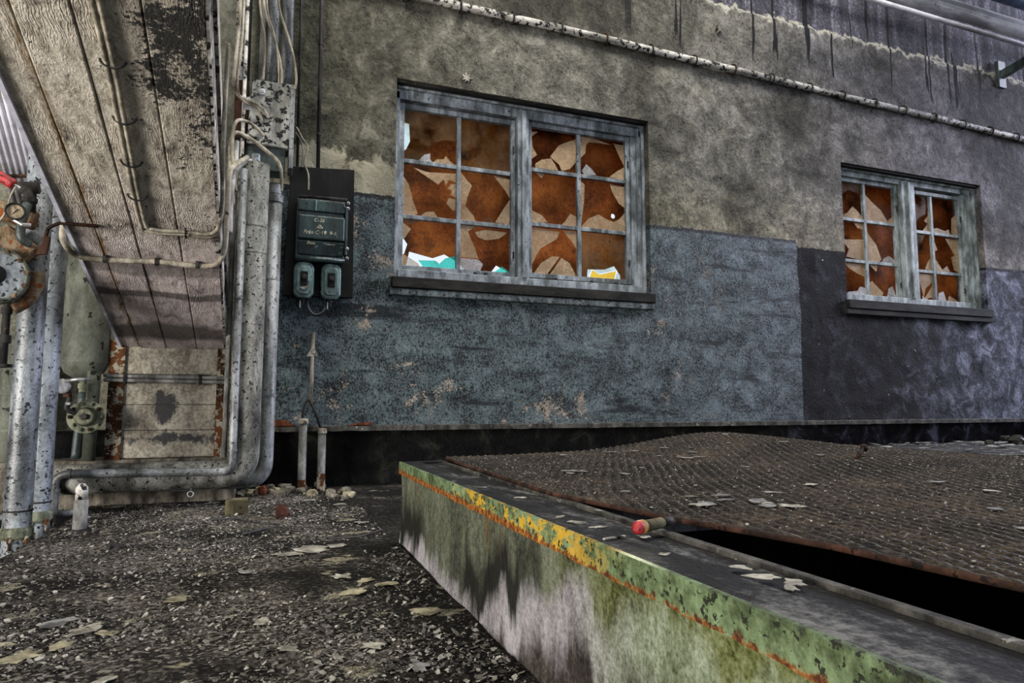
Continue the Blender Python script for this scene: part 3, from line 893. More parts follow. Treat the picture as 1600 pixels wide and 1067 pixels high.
mi = [1 if (f % (cols - 1)) % 4 == 1 and (((f // (cols - 1)) // 2 + (f % (cols - 1)) // 4) % 2 == 0) else 0 for f in range(len(pl.data.polygons))]
pl.data.polygons.foreach_set('material_index', mi)
md = pl.modifiers.new('thick', 'SOLIDIFY')
md.thickness = 0.010
md.offset = -1
rv = []
rim = MB()
ys = [2.985 - 3.6 * j / 90 for j in range(91)]
rim.tube([(plate_edge(y) + 0.002, y, plate_z(0.0, (2.985 - y) / 3.6) - 0.004) for y in ys], 0.006, 8)
rim.build('folded_rim', 'darkrust', plate, smooth=True)

# ------------------------------------------------------------------ windows
def sash_rects(cols, rws, y0, y1, stile, rail_top, rail_bot):
    pass

def make_window(name, W, mullion, casements, fmat, sy, boards, holes, shards, depth_frame=5.10):
    x0, x1, z0, z1 = W
    root = bpy.data.objects.new(name, None)
    COL.objects.link(root)
    root.location = ((x0 + x1) / 2, 5.1, z0)
    ROOT_LOC[root.name] = Vector(root.location)
    root['kind'] = 'structure'
    fy0, fy1 = depth_frame, depth_frame + 0.12
    # outer frame: head, sill rail, two jambs with a stop bead
    hb = max(c_['rows'][0][0] for c_ in casements) + 0.043
    MB().box(x0, x1, fy0, fy1, hb, z1).build('frame_head', fmat, root, bevel=0.004)
    MB().box(x0, x0 + 0.045, fy0, fy1, z0, z1 - 0.055).build('frame_jamb', fmat, root, bevel=0.004)
    MB().box(x1 - 0.045, x1, fy0, fy1, z0, z1 - 0.055).build('frame_jamb', fmat, root, bevel=0.004)
    xl_ = casements[0]['cols'][0] - 0.043
    xr_ = casements[1]['cols'][3] + 0.043
    if xl_ - x0 > 0.05:
        MB().box(x0 + 0.045, xl_, fy0 + 0.02, fy1, z0 + 0.085, hb).build('stop_bead', fmat, root, bevel=0.003)
    MB().box(xr_, x1 - 0.045, fy0 + 0.015, fy1, z0 + 0.085, hb).build('stop_bead', fmat, root, bevel=0.003)
    MB().box(x1 - 0.065, x1 - 0.045, fy0 + 0.001, fy1, z0 + 0.06, z1 - 0.055).build('stop_bead', fmat, root, bevel=0.003)
    MB().box(x1 - 0.030, x1 - 0.001, fy0 - 0.035, fy0, z0 + 0.03, z1 - 0.02).build('cover_bead', fmat, root, bevel=0.006)
    MB().box(x0 + 0.001, x1 - 0.001, fy0 - 0.03, fy0, z1 - 0.040, z1 - 0.015).build('cover_bead', fmat, root, bevel=0.006)
    MB().box(x0 + 0.045, x1 - 0.045, fy0 - 0.015, fy1, z0, z0 + 0.097).build('sill_rail', fmat, root, bevel=0.006)
    MB().box(mullion[0], mullion[1], fy0 - 0.012, fy1, z0 + 0.085, z1 - 0.055).build('mullion', fmat, root, bevel=0.005)
    MB().box((mullion[0] + mullion[1]) / 2 - 0.018, (mullion[0] + mullion[1]) / 2 + 0.022, fy0 - 0.030, fy0 - 0.012, z0 + 0.09, z1 - 0.06).build('mullion_bead', fmat, root, bevel=0.006)
    for ci, cs in enumerate(casements):
        (a0, a1, b0, b1), zr = cs['cols'], cs['rows']        # glass columns; rows as (top,bottom) pairs
        top, bot = zr[0][0], zr[-1][1]
        st = 0.042
        y0, y1 = sy, sy + 0.045
        sash = MB()
        sash.box(a0 - st, a0, y0, y1, bot - st, top + st)
        sash.box(b1, b1 + st, y0, y1, bot - st, top + st)
        sash.box(a0, b1, y0, y1, top, top + st)
        sash.box(a0, b1, y0, y1, bot - st, bot)
        s = sash.build('casement', fmat, root, bevel=0.004)
        MB().box(a1, b0, y0 + 0.008, y1 - 0.004, bot, top).build('muntin', fmat, s, bevel=0.004)
        for (r0, r1) in zip(zr[:-1], zr[1:]):
            for (p, q_) in ((a0, a1), (b0, b1)):
                MB().box(p, q_, y0 + 0.008, y1 - 0.004, r1[0], r0[1]).build('muntin', fmat, s, bevel=0.004)
        for zz_ in (bot + 0.12, top - 0.25):
            xx = b1 + st * 0.5
            MB().tube([(xx, y0 - 0.006, zz_), (xx, y0 - 0.006, zz_ + 0.06)], 0.007, 8).build('hinge', 'iron', s)
        gy = sy + 0.025
        for (r, c, kind, poly) in shards[ci]:
            gx0, gx1 = (a0, a1) if c == 0 else (b0, b1)
            gz1, gz0 = zr[r]
            pts = []
            for k, (u, v) in enumerate(poly):
                pts.append((gx0 + (gx1 - gx0) * u, gz1 - (gz1 - gz0) * v))
            yy = gy + random.uniform(-0.003, 0.003)
            MB().poly_y(pts, yy, yy + 0.0032).build('glass_pane' if kind == 'glass_clear' else 'glass_shard', kind, s)
    # fibreboard nailed on outside
    for poly, hs in boards:
        MB().poly_y(poly, 5.335, 5.347, hs).build('fibreboard', 'board', root)['label'] = 'orange brown fibreboard nailed behind the glass'
    return root

def circ(cx, cz, r, n=10, sq=1.0):
    return [(cx + r * math.cos(2 * math.pi * i / n) * (1 + 0.15 * math.sin(i * 2.3)), cz + sq * r * math.sin(2 * math.pi * i / n)) for i in range(n)]

G, GC, GT, GW, GY = 'glass', 'glass_clear', 'glass_teal', 'glass_white', 'glass_sunglow'
sh1L = [
 (0, 0, GC, [(0, 0), (1, 0), (1, .50), (.78, .50), (.55, .60), (.42, .78), (.36, 1), (0, 1)]),
 (0, 0, GW, [(.28, 1), (.38, .86), (.50, .82), (.50, .93), (.54, 1)]),
 (0, 0, G, [(.55, 1), (.62, .92), (.76, .90), (.80, .82), (.88, .92), (1, 1)]),
 (0, 1, GC, [(0, 0), (1, 0), (1, 1), (0, 1)]),
 (1, 0, G, [(0, .24), (.10, .40), (.16, .58), (.18, .70), (.08, .78), (0, .82)]),
 (1, 0, G, [(0, .84), (.17, .68), (.28, .95), (.20, 1), (0, 1)]),
 (1, 0, G, [(.18, .06), (.45, .12), (1, .08), (1, .26), (.86, .22), (.80, .34), (.76, .22), (.66, .34), (.45, .22)]),
 (1, 0, G, [(1, .28), (.90, .30), (.84, .40), (.92, .42), (.90, .52), (1, .56)]),
 (1, 0, G, [(1, .60), (.86, .58), (.82, .70), (.94, .82), (1, .82)]),
 (1, 0, G, [(.32, 1), (.44, .90), (.58, .88), (.66, 1)]),
 (1, 1, G, [(0, .02), (.06, .10), (.23, .28), (.15, .50), (.10, .70), (.26, .88), (.31, 1), (0, 1)]),
 (1, 1, G, [(.66, .02), (1, .06), (1, .46), (.92, .32)]),
 (1, 1, G, [(1, .48), (.88, .66), (.70, .97), (1, 1)]),
 (1, 1, GC, [(.50, .90), (.62, .88), (.66, 1), (.46, 1)]),
 (2, 0, G, [(0, .06), (.16, .20), (.05, .40), (0, .46)]),
 (2, 0, GC, [(0, .02), (.34, .02), (.16, .10), (.06, .10)]),
 (2, 0, G, [(0, .74), (.14, .82), (.30, .93), (.34, 1), (0, 1)]),
 (2, 0, GT, [(.30, .86), (.62, .84), (.70, .90), (.80, .78), (1, .70), (1, 1), (.40, 1)]),
 (2, 1, G, [(0, 0), (.32, 0), (.16, .14), (.20, .26), (.30, .50), (.36, .72), (0, .72)]),
 (2, 1, GW, [(0, .74), (.36, .74), (.46, .84), (.40, 1), (0, 1)]),
 (2, 1, G, [(.30, .14), (.50, .06), (.95, .08), (.78, .24), (.50, .30), (.34, .24)]),
 (2, 1, GT, [(.68, 1), (.84, .86), (.94, .94), (1, 1)]),
]
sh1R = [
 (0, 0, G, [(1, .12), (.74, .26), (.62, .34), (.42, .66), (.62, .82), (.68, .98), (.86, .90), (1, .70)]),
 (0, 0, G, [(.10, .88), (.24, .76), (.44, .70), (.52, .82), (.60, .98), (.10, .98)]),
 (0, 0, G, [(0, .10), (.16, .08), (.02, .22), (.05, .50), (.14, .66), (0, .80)]),
 (0, 1, G, [(0, .02), (.36, .04), (.70, .12), (.20, .14), (.14, .22), (.12, .44), (0, .60)]),
 (0, 1, G, [(.76, .08), (1, .10), (1, .64), (.90, .42)]),
 (0, 1, G, [(1, .66), (.84, .78), (.66, .96), (1, 1)]),
 (0, 1, GW, [(.04, .90), (.14, .72), (.26, .82), (.36, .96), (.10, 1)]),
 (1, 0, G, [(.76, .90), (.86, .74), (1, .80), (1, 1), (.66, 1)]),
 (1, 0, G, [(0, .76), (.24, .84), (.36, .97), (0, 1)]),
 (1, 0, G, [(.10, 0), (.30, 0), (.24, .10)]),
 (1, 1, G, [(0, .04), (.10, .12), (.08, .50), (.02, .90), (0, .90)]),
 (1, 1, G, [(.66, .04), (1, .06), (1, .50), (.86, .42), (.72, .20)]),
 (1, 1, G, [(.04, .96), (.18, .80), (.40, .70), (.58, .78), (.74, .82), (.88, .74), (1, .60), (1, 1), (.04, 1)]),
 (2, 0, G, [(0, .02), (.62, .06), (.56, .22), (.38, .34), (.20, .46), (.10, .64), (0, .86)]),
 (2, 0, G, [(.70, .02), (1, .02), (1, .42), (.92, .28)]),
 (2, 0, G, [(.06, 1), (.22, .76), (.46, .60), (.62, .60), (.40, .92), (.34, 1)]),
 (2, 0, G, [(.40, 1), (.66, .62), (.84, .72), (.97, .96), (.94, 1)]),
 (2, 1, GC, [(0, 0), (1, 0), (1, 1), (.76, 1), (.82, .78), (.60, .84), (.40, .90), (.24, .80), (.16, 1), (0, 1)]),
 (2, 1, GY, [(.19, 1), (.25, .83), (.41, .92), (.60, .86), (.78, .81), (.73, 1)]),
]
c1 = [dict(cols=(1.006, 1.446, 1.482, 1.920), rows=[(2.985, 2.572), (2.536, 2.114), (2.078, 1.700)]),
      dict(cols=(2.112, 2.548, 2.586, 3.035), rows=[(3.000, 2.640), (2.604, 2.160), (2.124, 1.715)])]
b1 = [([(1.06, 1.66), (1.10, 1.86), (1.30, 1.82), (1.40, 1.86), (1.52, 1.80), (1.60, 1.72), (1.80, 1.72), (1.86, 1.80), (1.95, 1.76), (2.00, 1.60), (2.10, 1.60), (2.10, 3.22),
        (0.90, 3.22), (0.90, 2.98), (1.085, 2.95), (1.095, 2.80), (1.06, 2.72), (0.90, 2.66), (0.90, 2.05), (1.03, 2.00), (1.085, 1.92), (1.06, 1.84), (1.02, 1.80)], []),
      ([(2.10, 1.60), (2.72, 1.60), (2.74, 1.83), (2.92, 1.84), (3.02, 1.88), (3.08, 1.80), (3.10, 1.62), (3.14, 1.60), (3.14, 3.22), (2.10, 3.22)],
       [circ(3.012, 2.352, 0.024, 10)])]
make_window('window_1', W1, (1.965, 2.066), c1, 'frame', 5.135, b1, None, [sh1L, sh1R])

sh2L = [
 (0, 0, G, [(0, .96), (.30, .86), (.56, .66), (.80, .78), (1, .94), (1, 1), (0, 1)]),
 (0, 0, GC, [(0, 0), (1, 0), (1, .30), (.4, .2), (0, .4)]),
 (0, 1, G, [(0, .24), (.24, .44), (.56, .66), (.80, .98), (0, 1)]),
 (0, 1, G, [(.84, .90), (1, .80), (1, 1), (.80, 1)]),
 (1, 0, G, [(0, .50), (1, .44), (1, 1), (.16, .94), (.30, .74)]),
 (1, 0, G, [(.60, .02), (1, .02), (1, .18), (.74, .14)]),
 (1, 1, G, [(0, .10), (.10, .30), (.34, .54), (.50, .92), (.40, 1), (0, 1)]),
 (1, 1, GW, [(.52, 1), (.60, .88), (.78, .80), (1, .92), (1, 1)]),
 (2, 0, G, [(0, 0), (1, .02), (1, .40), (.62, .30), (.30, .18)]),
 (2, 0, GW, [(0, 1), (.20, .88), (.60, .84), (.72, .70), (1, .74), (1, 1)]),
 (2, 1, G, [(0, .56), (.14, .50), (.34, .70), (.50, .84), (.42, 1), (0, 1)]),
 (2, 1, G, [(.06, 0), (.36, 0), (.30, .20), (.18, .10)]),
 (2, 1, GW, [(.62, 1), (.70, .68), (.84, .60), (.92, .84), (1, 1)]),
]
sh2R = [
 (0, 0, G, [(1, .50), (.86, .60), (.72, .70), (.90, .78), (.60, .98), (1, 1)]),
 (0, 0, GC, [(0, .02), (.9, .02), (.8, .5), (.3, .7), (0, .9)]),
 (0, 1, G, [(0, .90), (.20, .86), (.50, .92), (.64, .86), (.70, 1), (0, 1)]),
 (0, 1, G, [(.80, .52), (1, .40), (1, 1), (.76, .96)]),
 (1, 0, G, [(.60, .96), (.80, .74), (1, .60), (1, 1)]),
 (1, 0, GC, [(0, 0), (.7, 0), (.4, .3), (0, .6)]),
 (1, 1, G, [(0, .02), (.10, .30), (.14, .40), (0, .46)]),
 (1, 1, G, [(0, .60), (.30, .94), (.50, .82), (.60, .98), (0, 1)]),
 (1, 1, G, [(.50, .04), (1, .04), (1, .98), (.78, .92), (.70, .56), (.84, .50), (.66, .26)]),
 (2, 0, G, [(.10, .02), (1, .04), (.94, .30), (.56, .52), (.42, .84), (.30, .50)]),
 (2, 0, G, [(.42, .90), (1, .36), (1, .86), (.70, .84), (.50, 1)]),
 (2, 0, GW, [(.30, 1), (.34, .78), (.50, .90), (.56, 1)]),
 (2, 1, GW, [(.04, 1), (.10, .66), (.28, .58), (.40, .96), (.36, 1)]),
 (2, 1, G, [(.40, 1), (.50, .72), (.76, .84), (.94, 1)]),
]
c2 = [dict(cols=(5.62, 5.925, 5.962, 6.375), rows=[(2.945, 2.560), (2.525, 2.118), (2.083, 1.730)]),
      dict(cols=(6.660, 6.925, 6.962, 7.365), rows=[(2.925, 2.520), (2.485, 2.080), (2.045, 1.725)])]
b2 = [([(5.50, 1.60), (6.05, 1.60), (6.10, 1.80), (6.24, 1.79), (6.30, 1.60), (7.60, 1.60), (7.60, 3.12), (5.50, 3.12)], [])]
make_window('window_2', W2, (6.43, 6.625), c2, 'frame2', 5.135, b2, None, [sh2L, sh2R])

# dark head board and sills in the reveals
for k, (W, zz0) in enumerate(((W1, 1.485), (W2, 1.560))):
    s = MB()
    x0, x1 = W[0], W[1]
    s.box(x0 - 0.02, x1 + 0.02, 4.955, 5.10, zz0 + 0.004, W[2] + 0.012)
    struct(s.build('trim_2' if k == 0 else 'trim_4', 'darkwood', bevel=0.006))
    s = MB().box(x0 - 0.035, x1 + 0.012, 4.965, 5.02, zz0 - 0.055, zz0)
    struct(s.build('trim_3' if k == 0 else 'trim_5', 'bare' if k == 0 else 'darkwood', bevel=0.008))
    s = MB().box(x0 + 0.002, x1 - 0.002, 5.02, 5.10, W[3] - 0.022, W[3] - 0.002)
    struct(s.build('trim_6' if k == 0 else 'trim_7', 'darkwood'))

# ------------------------------------------------------------------ sloping slab (left), board-marked concrete
SL = 0.316
def slab_z(y):
    return 0.966 + SL * (4.70 - y)
def slab_xr(y):
    return -0.24 + 0.04 * (4.70 - y) / 2.63
slab = thing('sloping_stair_slab', 'sloping board-marked concrete stair underside coming down to the pier', 'stair slab', (-0.53, 4.74, 0.95))
ya, yb = 4.745, -0.30
v = []
for zoff in (0.012, 0.62):
    for y in (yb, ya):
        for x in (-0.82, slab_xr(y)):
            v.append((x, y, slab_z(y) + zoff))
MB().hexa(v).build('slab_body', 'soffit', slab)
seams = [0.0, 0.165, 0.42, 0.725, 1.0]
for k in range(4):
    mm = MB()
    ysl = lines(yb, ya, 0.05, ())
    vv, ff = [], []
    dz = random.uniform(-0.004, 0.003)
    for y in ysl:
        xl, xr = -0.82, slab_xr(y)
        a = xl + (xr - xl) * seams[k] + (0.002 if k else -0.004)
        c = xl + (xr - xl) * seams[k + 1] - (0.002 if k < 3 else -0.004)
        wob = noise.noise((k * 5, y * 2.2, 0)) * 0.005
        zz = slab_z(y) + dz + wob
        vv += [(a, y, zz + 0.016), (a, y, zz + 0.003), (a + 0.004, y, zz), (c - 0.004, y, zz), (c, y, zz + 0.003), (c, y, zz + 0.016)]
    for i in range(len(ysl) - 1):
        for q in range(6):
            ff.append((i * 6 + q, i * 6 + (q + 1) % 6, (i + 1) * 6 + (q + 1) % 6, (i + 1) * 6 + q))
    ff += [tuple(range(6)), tuple(len(vv) - 6 + q for q in range(6))]
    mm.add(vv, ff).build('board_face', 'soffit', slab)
# raised strips on the right flank of the slab
for zoff, h, pr in ((0.00, 0.055, 0.012), (0.075, 0.05, 0.008), (0.30, 0.03, 0.014)):
    v = []
    for z in (zoff, zoff + h):
        for y in (yb, ya):
            for pp in (-0.01, pr):
                v.append((slab_xr(y) + pp, y, slab_z(y) + z))
    MB().hexa(v).build('flank_strip', 'wallpipe' if zoff < 0.2 else 'jbox', slab)
# left lip: light catching the edge, painted in as a pale strip
v = []
for z in (-0.012, 0.06):
    for y in (yb, ya):
        for pp in (-0.838, -0.822):
            v.append((pp, y, slab_z(y) + z))
MB().hexa(v).build('lit_edge_strip', 'ceilpipe', slab)

# ------------------------------------------------------------------ pier under the slab
pier = thing('concrete_pier', 'cream painted concrete pier with rusty angle iron edges under the stair slab', 'pier', (-0.54, 4.9, 0.0))
MB().box(-0.86, -0.215, 4.72, 4.97, 0.27, 1.10).build('pier_body', 'pier', pier, bevel=0.01)
for z in (0.44, 0.60, 0.79):
    MB().box(-0.80, -0.27, 4.716, 4.722, z, z + 0.004).build('joint', 'iron', pier)
for x0, x1 in ((-0.885, -0.80), (-0.275, -0.195)):
    a = MB()
    a.box(x0, x1, 4.700, 4.712, 0.268, 1.00 if x0 < -0.5 else 0.965)
    xo = x0 if x0 < -0.5 else x1 - 0.012
    a.box(xo, xo + 0.012, 4.712, 4.80, 0.268, 0.98)
    a.build('angle_iron', 'rust', pier)['label'] = 'rusted steel angle on the pier corner'
MB().box(-1.70, -0.14, 4.665, 4.97, -0.02, 0.268).build('plinth', 'stone', pier, bevel=0.012)
def clip_on(parent, c, r, axis, mat='iron', n=10):
    """saddle clip: a short band round a pipe with two ears"""
    a = Vector(axis).normalized()
    mm = MB()
    mm.lathe(Vector(c) - a * 0.008, a, [(0, r), (0, r * 1.25), (0.016, r * 1.25), (0.016, r)], n)
    mm.build('clip', mat, parent)

# two thin conduits across the pier
cp = thing('pier_conduit', 'pair of thin grey conduits clipped across the cream pier', 'conduit', (-0.54, 4.66, 0.755))
for dz in (0.0, 0.026):
    MB().tube(arc_path([(-0.905, 4.80, 0.752 + dz), (-0.90, 4.675, 0.752 + dz), (-0.165, 4.672, 0.744 + dz), (-0.15, 4.80, 0.744 + dz)], 0.02), 0.0115, 10).build('tube', 'greycable', cp, smooth=True)
for x in (-0.79, -0.37):
    MB().box(x - 0.009, x + 0.009, 4.655, 4.70, 0.728, 0.795).build('clip', 'iron', cp, bevel=0.003)

# ------------------------------------------------------------------ big L-shaped pipes
def big_pipe(name, label, path, rad, r, mat, collars=(), seg=22, group=None):
    t = thing(name, label, 'pipe', path[-1], group)
    pts = arc_path(path, rad, 9)
    MB().tube(pts, r, seg).build('pipe_run', mat, t, smooth=True)
    for c, ax, rr, h in collars:
        MB().lathe(Vector(c) - Vector(ax) * h / 2, ax, [(0, r), (0, rr), (h, rr), (h, r)], seg).build('collar', mat, t)
    return t
big_pipe('lagged_pipe', 'thick lagged grey pipe bending from the floor run up the wall', [(-1.20, 4.45, 0.178), (-0.082, 4.45, 0.182), (-0.082, 4.45, 2.13)], 0.13, 0.084, 'lagging',
         [((-0.082, 4.45, 1.72), (0, 0, 1), 0.0855, 0.006), ((-0.082, 4.45, 1.55), (0, 0, 1), 0.0855, 0.006), ((-0.082, 4.45, 1.1), (0, 0, 1), 0.0855, 0.006), ((-0.6, 4.45, 0.18), (1, 0, 0), 0.0855, 0.006)])
big_pipe('smooth_pipe', 'smooth blue grey pipe standing right of the thick lagged pipe', [(-0.55, 4.60, 0.12), (0.038, 4.60, 0.12), (0.042, 4.60, 1.96)], 0.12, 0.047, 'pipe',
         [((0.042, 4.60, 1.965), (0, 0, 1), 0.052, 0.05), ((0.042, 4.60, 2.03), (0, 0, 1), 0.040, 0.07), ((0.041, 4.60, 0.66), (0, 0, 1), 0.050, 0.012), ((0.041, 4.60, 1.42), (0, 0, 1), 0.0485, 0.006)])
big_pipe('slim_pipe', 'slim grey pipe following the thick lagged pipe and turning down at its end', [(-1.045, 4.345, -0.72), (-1.045, 4.345, 0.222), (-0.150, 4.345, 0.205), (-0.150, 4.345, 2.06)], [0.07, 0.06], 0.023, 'pipe',
         [((-0.98, 4.345, 0.222), (1, 0, 0), 0.028, 0.02), ((-1.045, 4.345, 0.135), (0, 0, 1), 0.029, 0.02), ((-0.150, 4.345, 0.33), (0, 0, 1), 0.027, 0.012), ((-0.150, 4.345, 1.25), (0, 0, 1), 0.026, 0.012)])
big_pipe('slim_back_pipe', 'thin dark pipe tucked behind the slim grey pipe', [(-0.205, 4.52, 0.28), (-0.205, 4.52, 2.3)], 0.1, 0.016, 'greycable')
big_pipe('rail_pipe', 'thin pale pipe edge beside the stair flank', [(-0.178, 4.70, 0.28), (-0.178, 4.70, 3.9)], 0.1, 0.012, 'wallpipe')

# small stand under the lagged pipe and its cross pipe
st = thing('pipe_stand', 'short grey steel stub post holding the floor run of the lagged pipe', 'pipe stand', (-0.80, 3.80, 0.0))
MB().tube([(-0.80, 3.80, -0.01), (-0.80, 3.80, 0.145)], 0.031, 18).build('post', 'greycable', st, smooth=True)
MB().lathe((-0.80, 3.80, 0.145), (0, 0, 1), [(0, 0.022), (0.0, 0.027), (0.055, 0.027), (0.075, 0.012)], 16).build('spigot', 'wallpipe', st, smooth=True)
MB().lathe((-0.80, 3.80, -0.008), (0, 0, 1), [(0, 0.03), (0, 0.045), (0.014, 0.043), (0.014, 0.03)], 18).build('foot', 'iron', st)
big_pipe('low_cross_pipe', 'thin pale pipe crossing under the end of the lagged pipe', [(-1.40, 4.40, -0.005), (-0.95, 4.24, 0.02), (-0.90, 4.34, 0.03)], 0.05, 0.017, 'pipe')
kk = thing('hook_eye', 'small pale steel ring hanging under the lagged pipe', 'hook', (-0.37, 4.36, 0.075))
ring = [( -0.37 + 0.016 * math.cos(a), 4.36, 0.080 + 0.016 * math.sin(a)) for a in [2 * math.pi * i / 14 for i in range(15)]]
MB().tube(ring, 0.004, 8, caps=False).build('ring', 'steel', kk, smooth=True)
MB().tube([(-0.37, 4.36, 0.096), (-0.37, 4.40, 0.11)], 0.004, 8).build('shank', 'steel', kk)

# ------------------------------------------------------------------ tall pipes standing in the trench
for i, (y, lab) in enumerate(((3.82, 'tall blue grey pipe standing in the trench nearest the rusty pump'), (4.12, 'tall blue grey pipe standing in the trench beside the round tank'))):
    t = thing('riser_pipe', lab, 'pipe', (-1.06, y, -0.70), 'tall riser pipes in the trench')
    r = 0.058
    MB().tube([(-1.06, y, -0.70), (-1.06, y, -0.05), (-1.06, y, 0.7), (-1.06, y, 3.6)], r, 24).build('pipe_run', 'tallpipe', t, smooth=True)
    MB().lathe((-1.06, y, 0.10), (0, 0, 1), [(0, r), (0, r + 0.003), (0.008, r + 0.003), (0.008, r)], 24).build('seam', 'iron', t)
    f = MB().lathe((-1.06, y, -0.03 + i * 0.03), (0, 0, 1), [(0, r * 0.7), (0.0, r * 1.02), (0.015, r * 1.18), (0.045, r * 1.18), (0.06, r)], 20).build('flange', 'valve', t)
    f['label'] = 'rust-streaked flange at the pipe foot'
    for k in range(6):
        a = k * math.pi / 3 + 0.4
        MB().lathe((-1.06 + math.cos(a) * r * 1.12, y + math.sin(a) * r * 1.12, -0.01 + i * 0.03), (0, 0, -1), [(0, 0.010), (0.03, 0.010), (0.03, 0.005), (0.06, 0.005)], 6).build('bolt', 'rust', f)
    MB().lathe((-1.06 + 0.035, y, 1.0 + 0.2 * i), (0, 0, 1), [(0, 0.004), (0.9, 0.004)], 6).build('weld_seam', 'iron', t)

# ------------------------------------------------------------------ round tank
tank = thing('round_tank', 'green grey upright cylindrical tank half hidden behind the stair slab', 'tank', (-1.02, 4.72, 0.72))
MB().lathe((-1.02, 4.72, 0.75), (0, 0, 1), [(0, 0.02), (0.012, 0.055), (0.045, 0.105), (0.10, 0.128), (0.115, 0.131), (1.15, 0.131), (1.25, 0.08), (1.27, 0.02)], 36).build('shell', 'tank', tank, smooth=True)
MB().lathe((-1.02, 4.72, 0.855), (0, 0, 1), [(0, 0.130), (0, 0.134), (0.008, 0.134), (0.008, 0.130)], 36).build('weld_ring', 'tank', tank)
MB().lathe((-1.02, 4.72, 0.66), (0, 0, 1), [(0, 0.022), (0.04, 0.022), (0.04, 0.028), (0.07, 0.028), (0.07, 0.02), (0.10, 0.02)], 16).build('drain_neck', 'valve', tank)
MB().tube(spline([(-1.02, 4.72, 0.67), (-1.02, 4.70, 0.6), (-1.03, 4.68, 0.28)]), 0.024, 14).build('drain_pipe', 'greensteel', tank, smooth=True)
MB().poly_y([(-1.075, 1.535), (-1.055, 1.565), (-1.03, 1.555), (-1.025, 1.525), (-1.05, 1.51)], 4.588, 4.5915).build('torn_label', 'panel', tank)['label'] = 'torn black sticker'

# bolted flange valve under the tank
vl = thing('flange_valve', 'round green bolted flange valve on a pipe below the tank', 'valve', (-0.955, 4.52, 0.27))
MB().tube([(-0.945, 4.60, 0.27), (-0.94, 4.60, 0.80)], 0.036, 18).build('pipe_run', 'tank', vl, smooth=True)
ax = Vector((0.12, -1, 0.03)).normalized()
c0 = Vector((-0.957, 4.53, 0.53))
MB().lathe(c0 + ax * -0.03, ax, [(0, 0.05), (0, 0.094), (0.026, 0.096), (0.028, 0.060), (0.034, 0.060)], 30).build('flange', 'valve', vl)
MB().lathe(c0 + ax * 0.0, ax, [(0, 0.058), (0.03, 0.048), (0.052, 0.046), (0.058, 0.038), (0.058, 0.022), (0.045, 0.018)], 24).build('hub', 'valve', vl, smooth=True)
MB().lathe(c0 + ax * 0.05, ax, [(0, 0.018), (0.025, 0.017), (0.03, 0.010)], 6).build('spindle', 'iron', vl)
s_ = ax.cross(Vector((0, 0, 1))).normalized()
b_ = ax.cross(s_)
for k in range(10):
    a = 2 * math.pi * k / 10
    pc = c0 + (s_ * math.cos(a) + b_ * math.sin(a)) * 0.077 - ax * 0.004
    MB().lathe(pc, ax, [(0, 0.0125), (0.014, 0.0125), (0.015, 0.007), (0.022, 0.006)], 6).build('bolt', 'valve' if k % 3 else 'darkrust', vl)
# lever cock with round plate
lv = thing('lever_cock', 'pale disc gauge with steel lever beneath the tank', 'gauge', (-1.07, 4.44, 0.60))
cg = Vector((-1.062, 4.45, 0.705))
MB().lathe(cg, (0.25, -1, 0.1), [(0, 0.02), (0, 0.042), (0.014, 0.043), (0.018, 0.036), (0.016, 0.0)], 24).build('disc', 'steel', lv, smooth=True)
MB().tube([(-1.05, 4.435, 0.735), (-0.99, 4.43, 0.745), (-0.925, 4.43, 0.748)], 0.010, 10).build('lever', 'steel', lv, smooth=True)
MB().tube(spline([(-1.045, 4.46, 0.70), (-1.03, 4.47, 0.64), (-1.04, 4.47, 0.58), (-1.0, 4.49, 0.55)]), 0.014, 10).build('cock_body', 'iron', lv, smooth=True)
MB().lathe((-1.04, 4.465, 0.645), (0, 0, 1), [(0, 0.014), (0.0, 0.022), (0.018, 0.022), (0.018, 0.014)], 6).build('nut', 'darkrust', lv)
MB().lathe((-1.03, 4.465, 0.60), (0, 0, 1), [(0, 0.014), (0.0, 0.020), (0.014, 0.020), (0.014, 0.014)], 6).build('nut', 'steel', lv)

# back pipes and blocks on the far left
big_pipe('short_back_pipe', 'fat grey pipe stub seen between the risers and the wall at the far left', [(-1.37, 4.77, 0.268), (-1.37, 4.77, 0.95)], 0.1, 0.085, 'tank', [((-1.37, 4.77, 0.67), (0, 0, 1), 0.10, 0.03), ((-1.37, 4.77, 0.45), (0, 0, 1), 0.09, 0.01)])
big_pipe('capped_drain_pipe', 'slim dark pipe with couplings hanging below the rusty pump', [(-1.185, 3.90, 0.78), (-1.185, 3.90, 1.20)], 0.1, 0.017, 'iron', [((-1.185, 3.90, 0.92), (0, 0, 1), 0.026, 0.04), ((-1.185, 3.90, 1.06), (0, 0, 1), 0.024, 0.03), ((-1.185, 3.90, 0.79), (0, 0, 1), 0.04, 0.015)])

# ------------------------------------------------------------------ rusty pump at the far left edge
pump = thing('rusty_pump', 'rust-orange pump casing with round flange beside the tall risers', 'pump', (-1.25, 3.62, 1.0))
pa = Vector((0.30, -1.0, 0.05)).normalized()
pc = Vector((-1.150, 3.60, 1.180))
MB().lathe(pc + pa * -0.25, pa, [(0.11, 0.05), (0.13, 0.10), (0.20, 0.118), (0.24, 0.130), (0.27, 0.134), (0.29, 0.130), (0.295, 0.112), (0.25, 0.105), (0.20, 0.09), (0.20, 0.0)], 40).build('casing', 'valve', pump, smooth=True)
MB().lathe(pc + pa * 0.03, pa, [(0, 0.108), (0, 0.124), (0.012, 0.126), (0.014, 0.108)], 40).build('flange_ring', 'tallpipe', pump, smooth=True)
MB().lathe(pc + pa * -0.02, pa, [(0, 0.05), (0.05, 0.055), (0.07, 0.04), (0.09, 0.02)], 20).build('shaft_boss', 'iron', pump, smooth=True)
lip = MB()
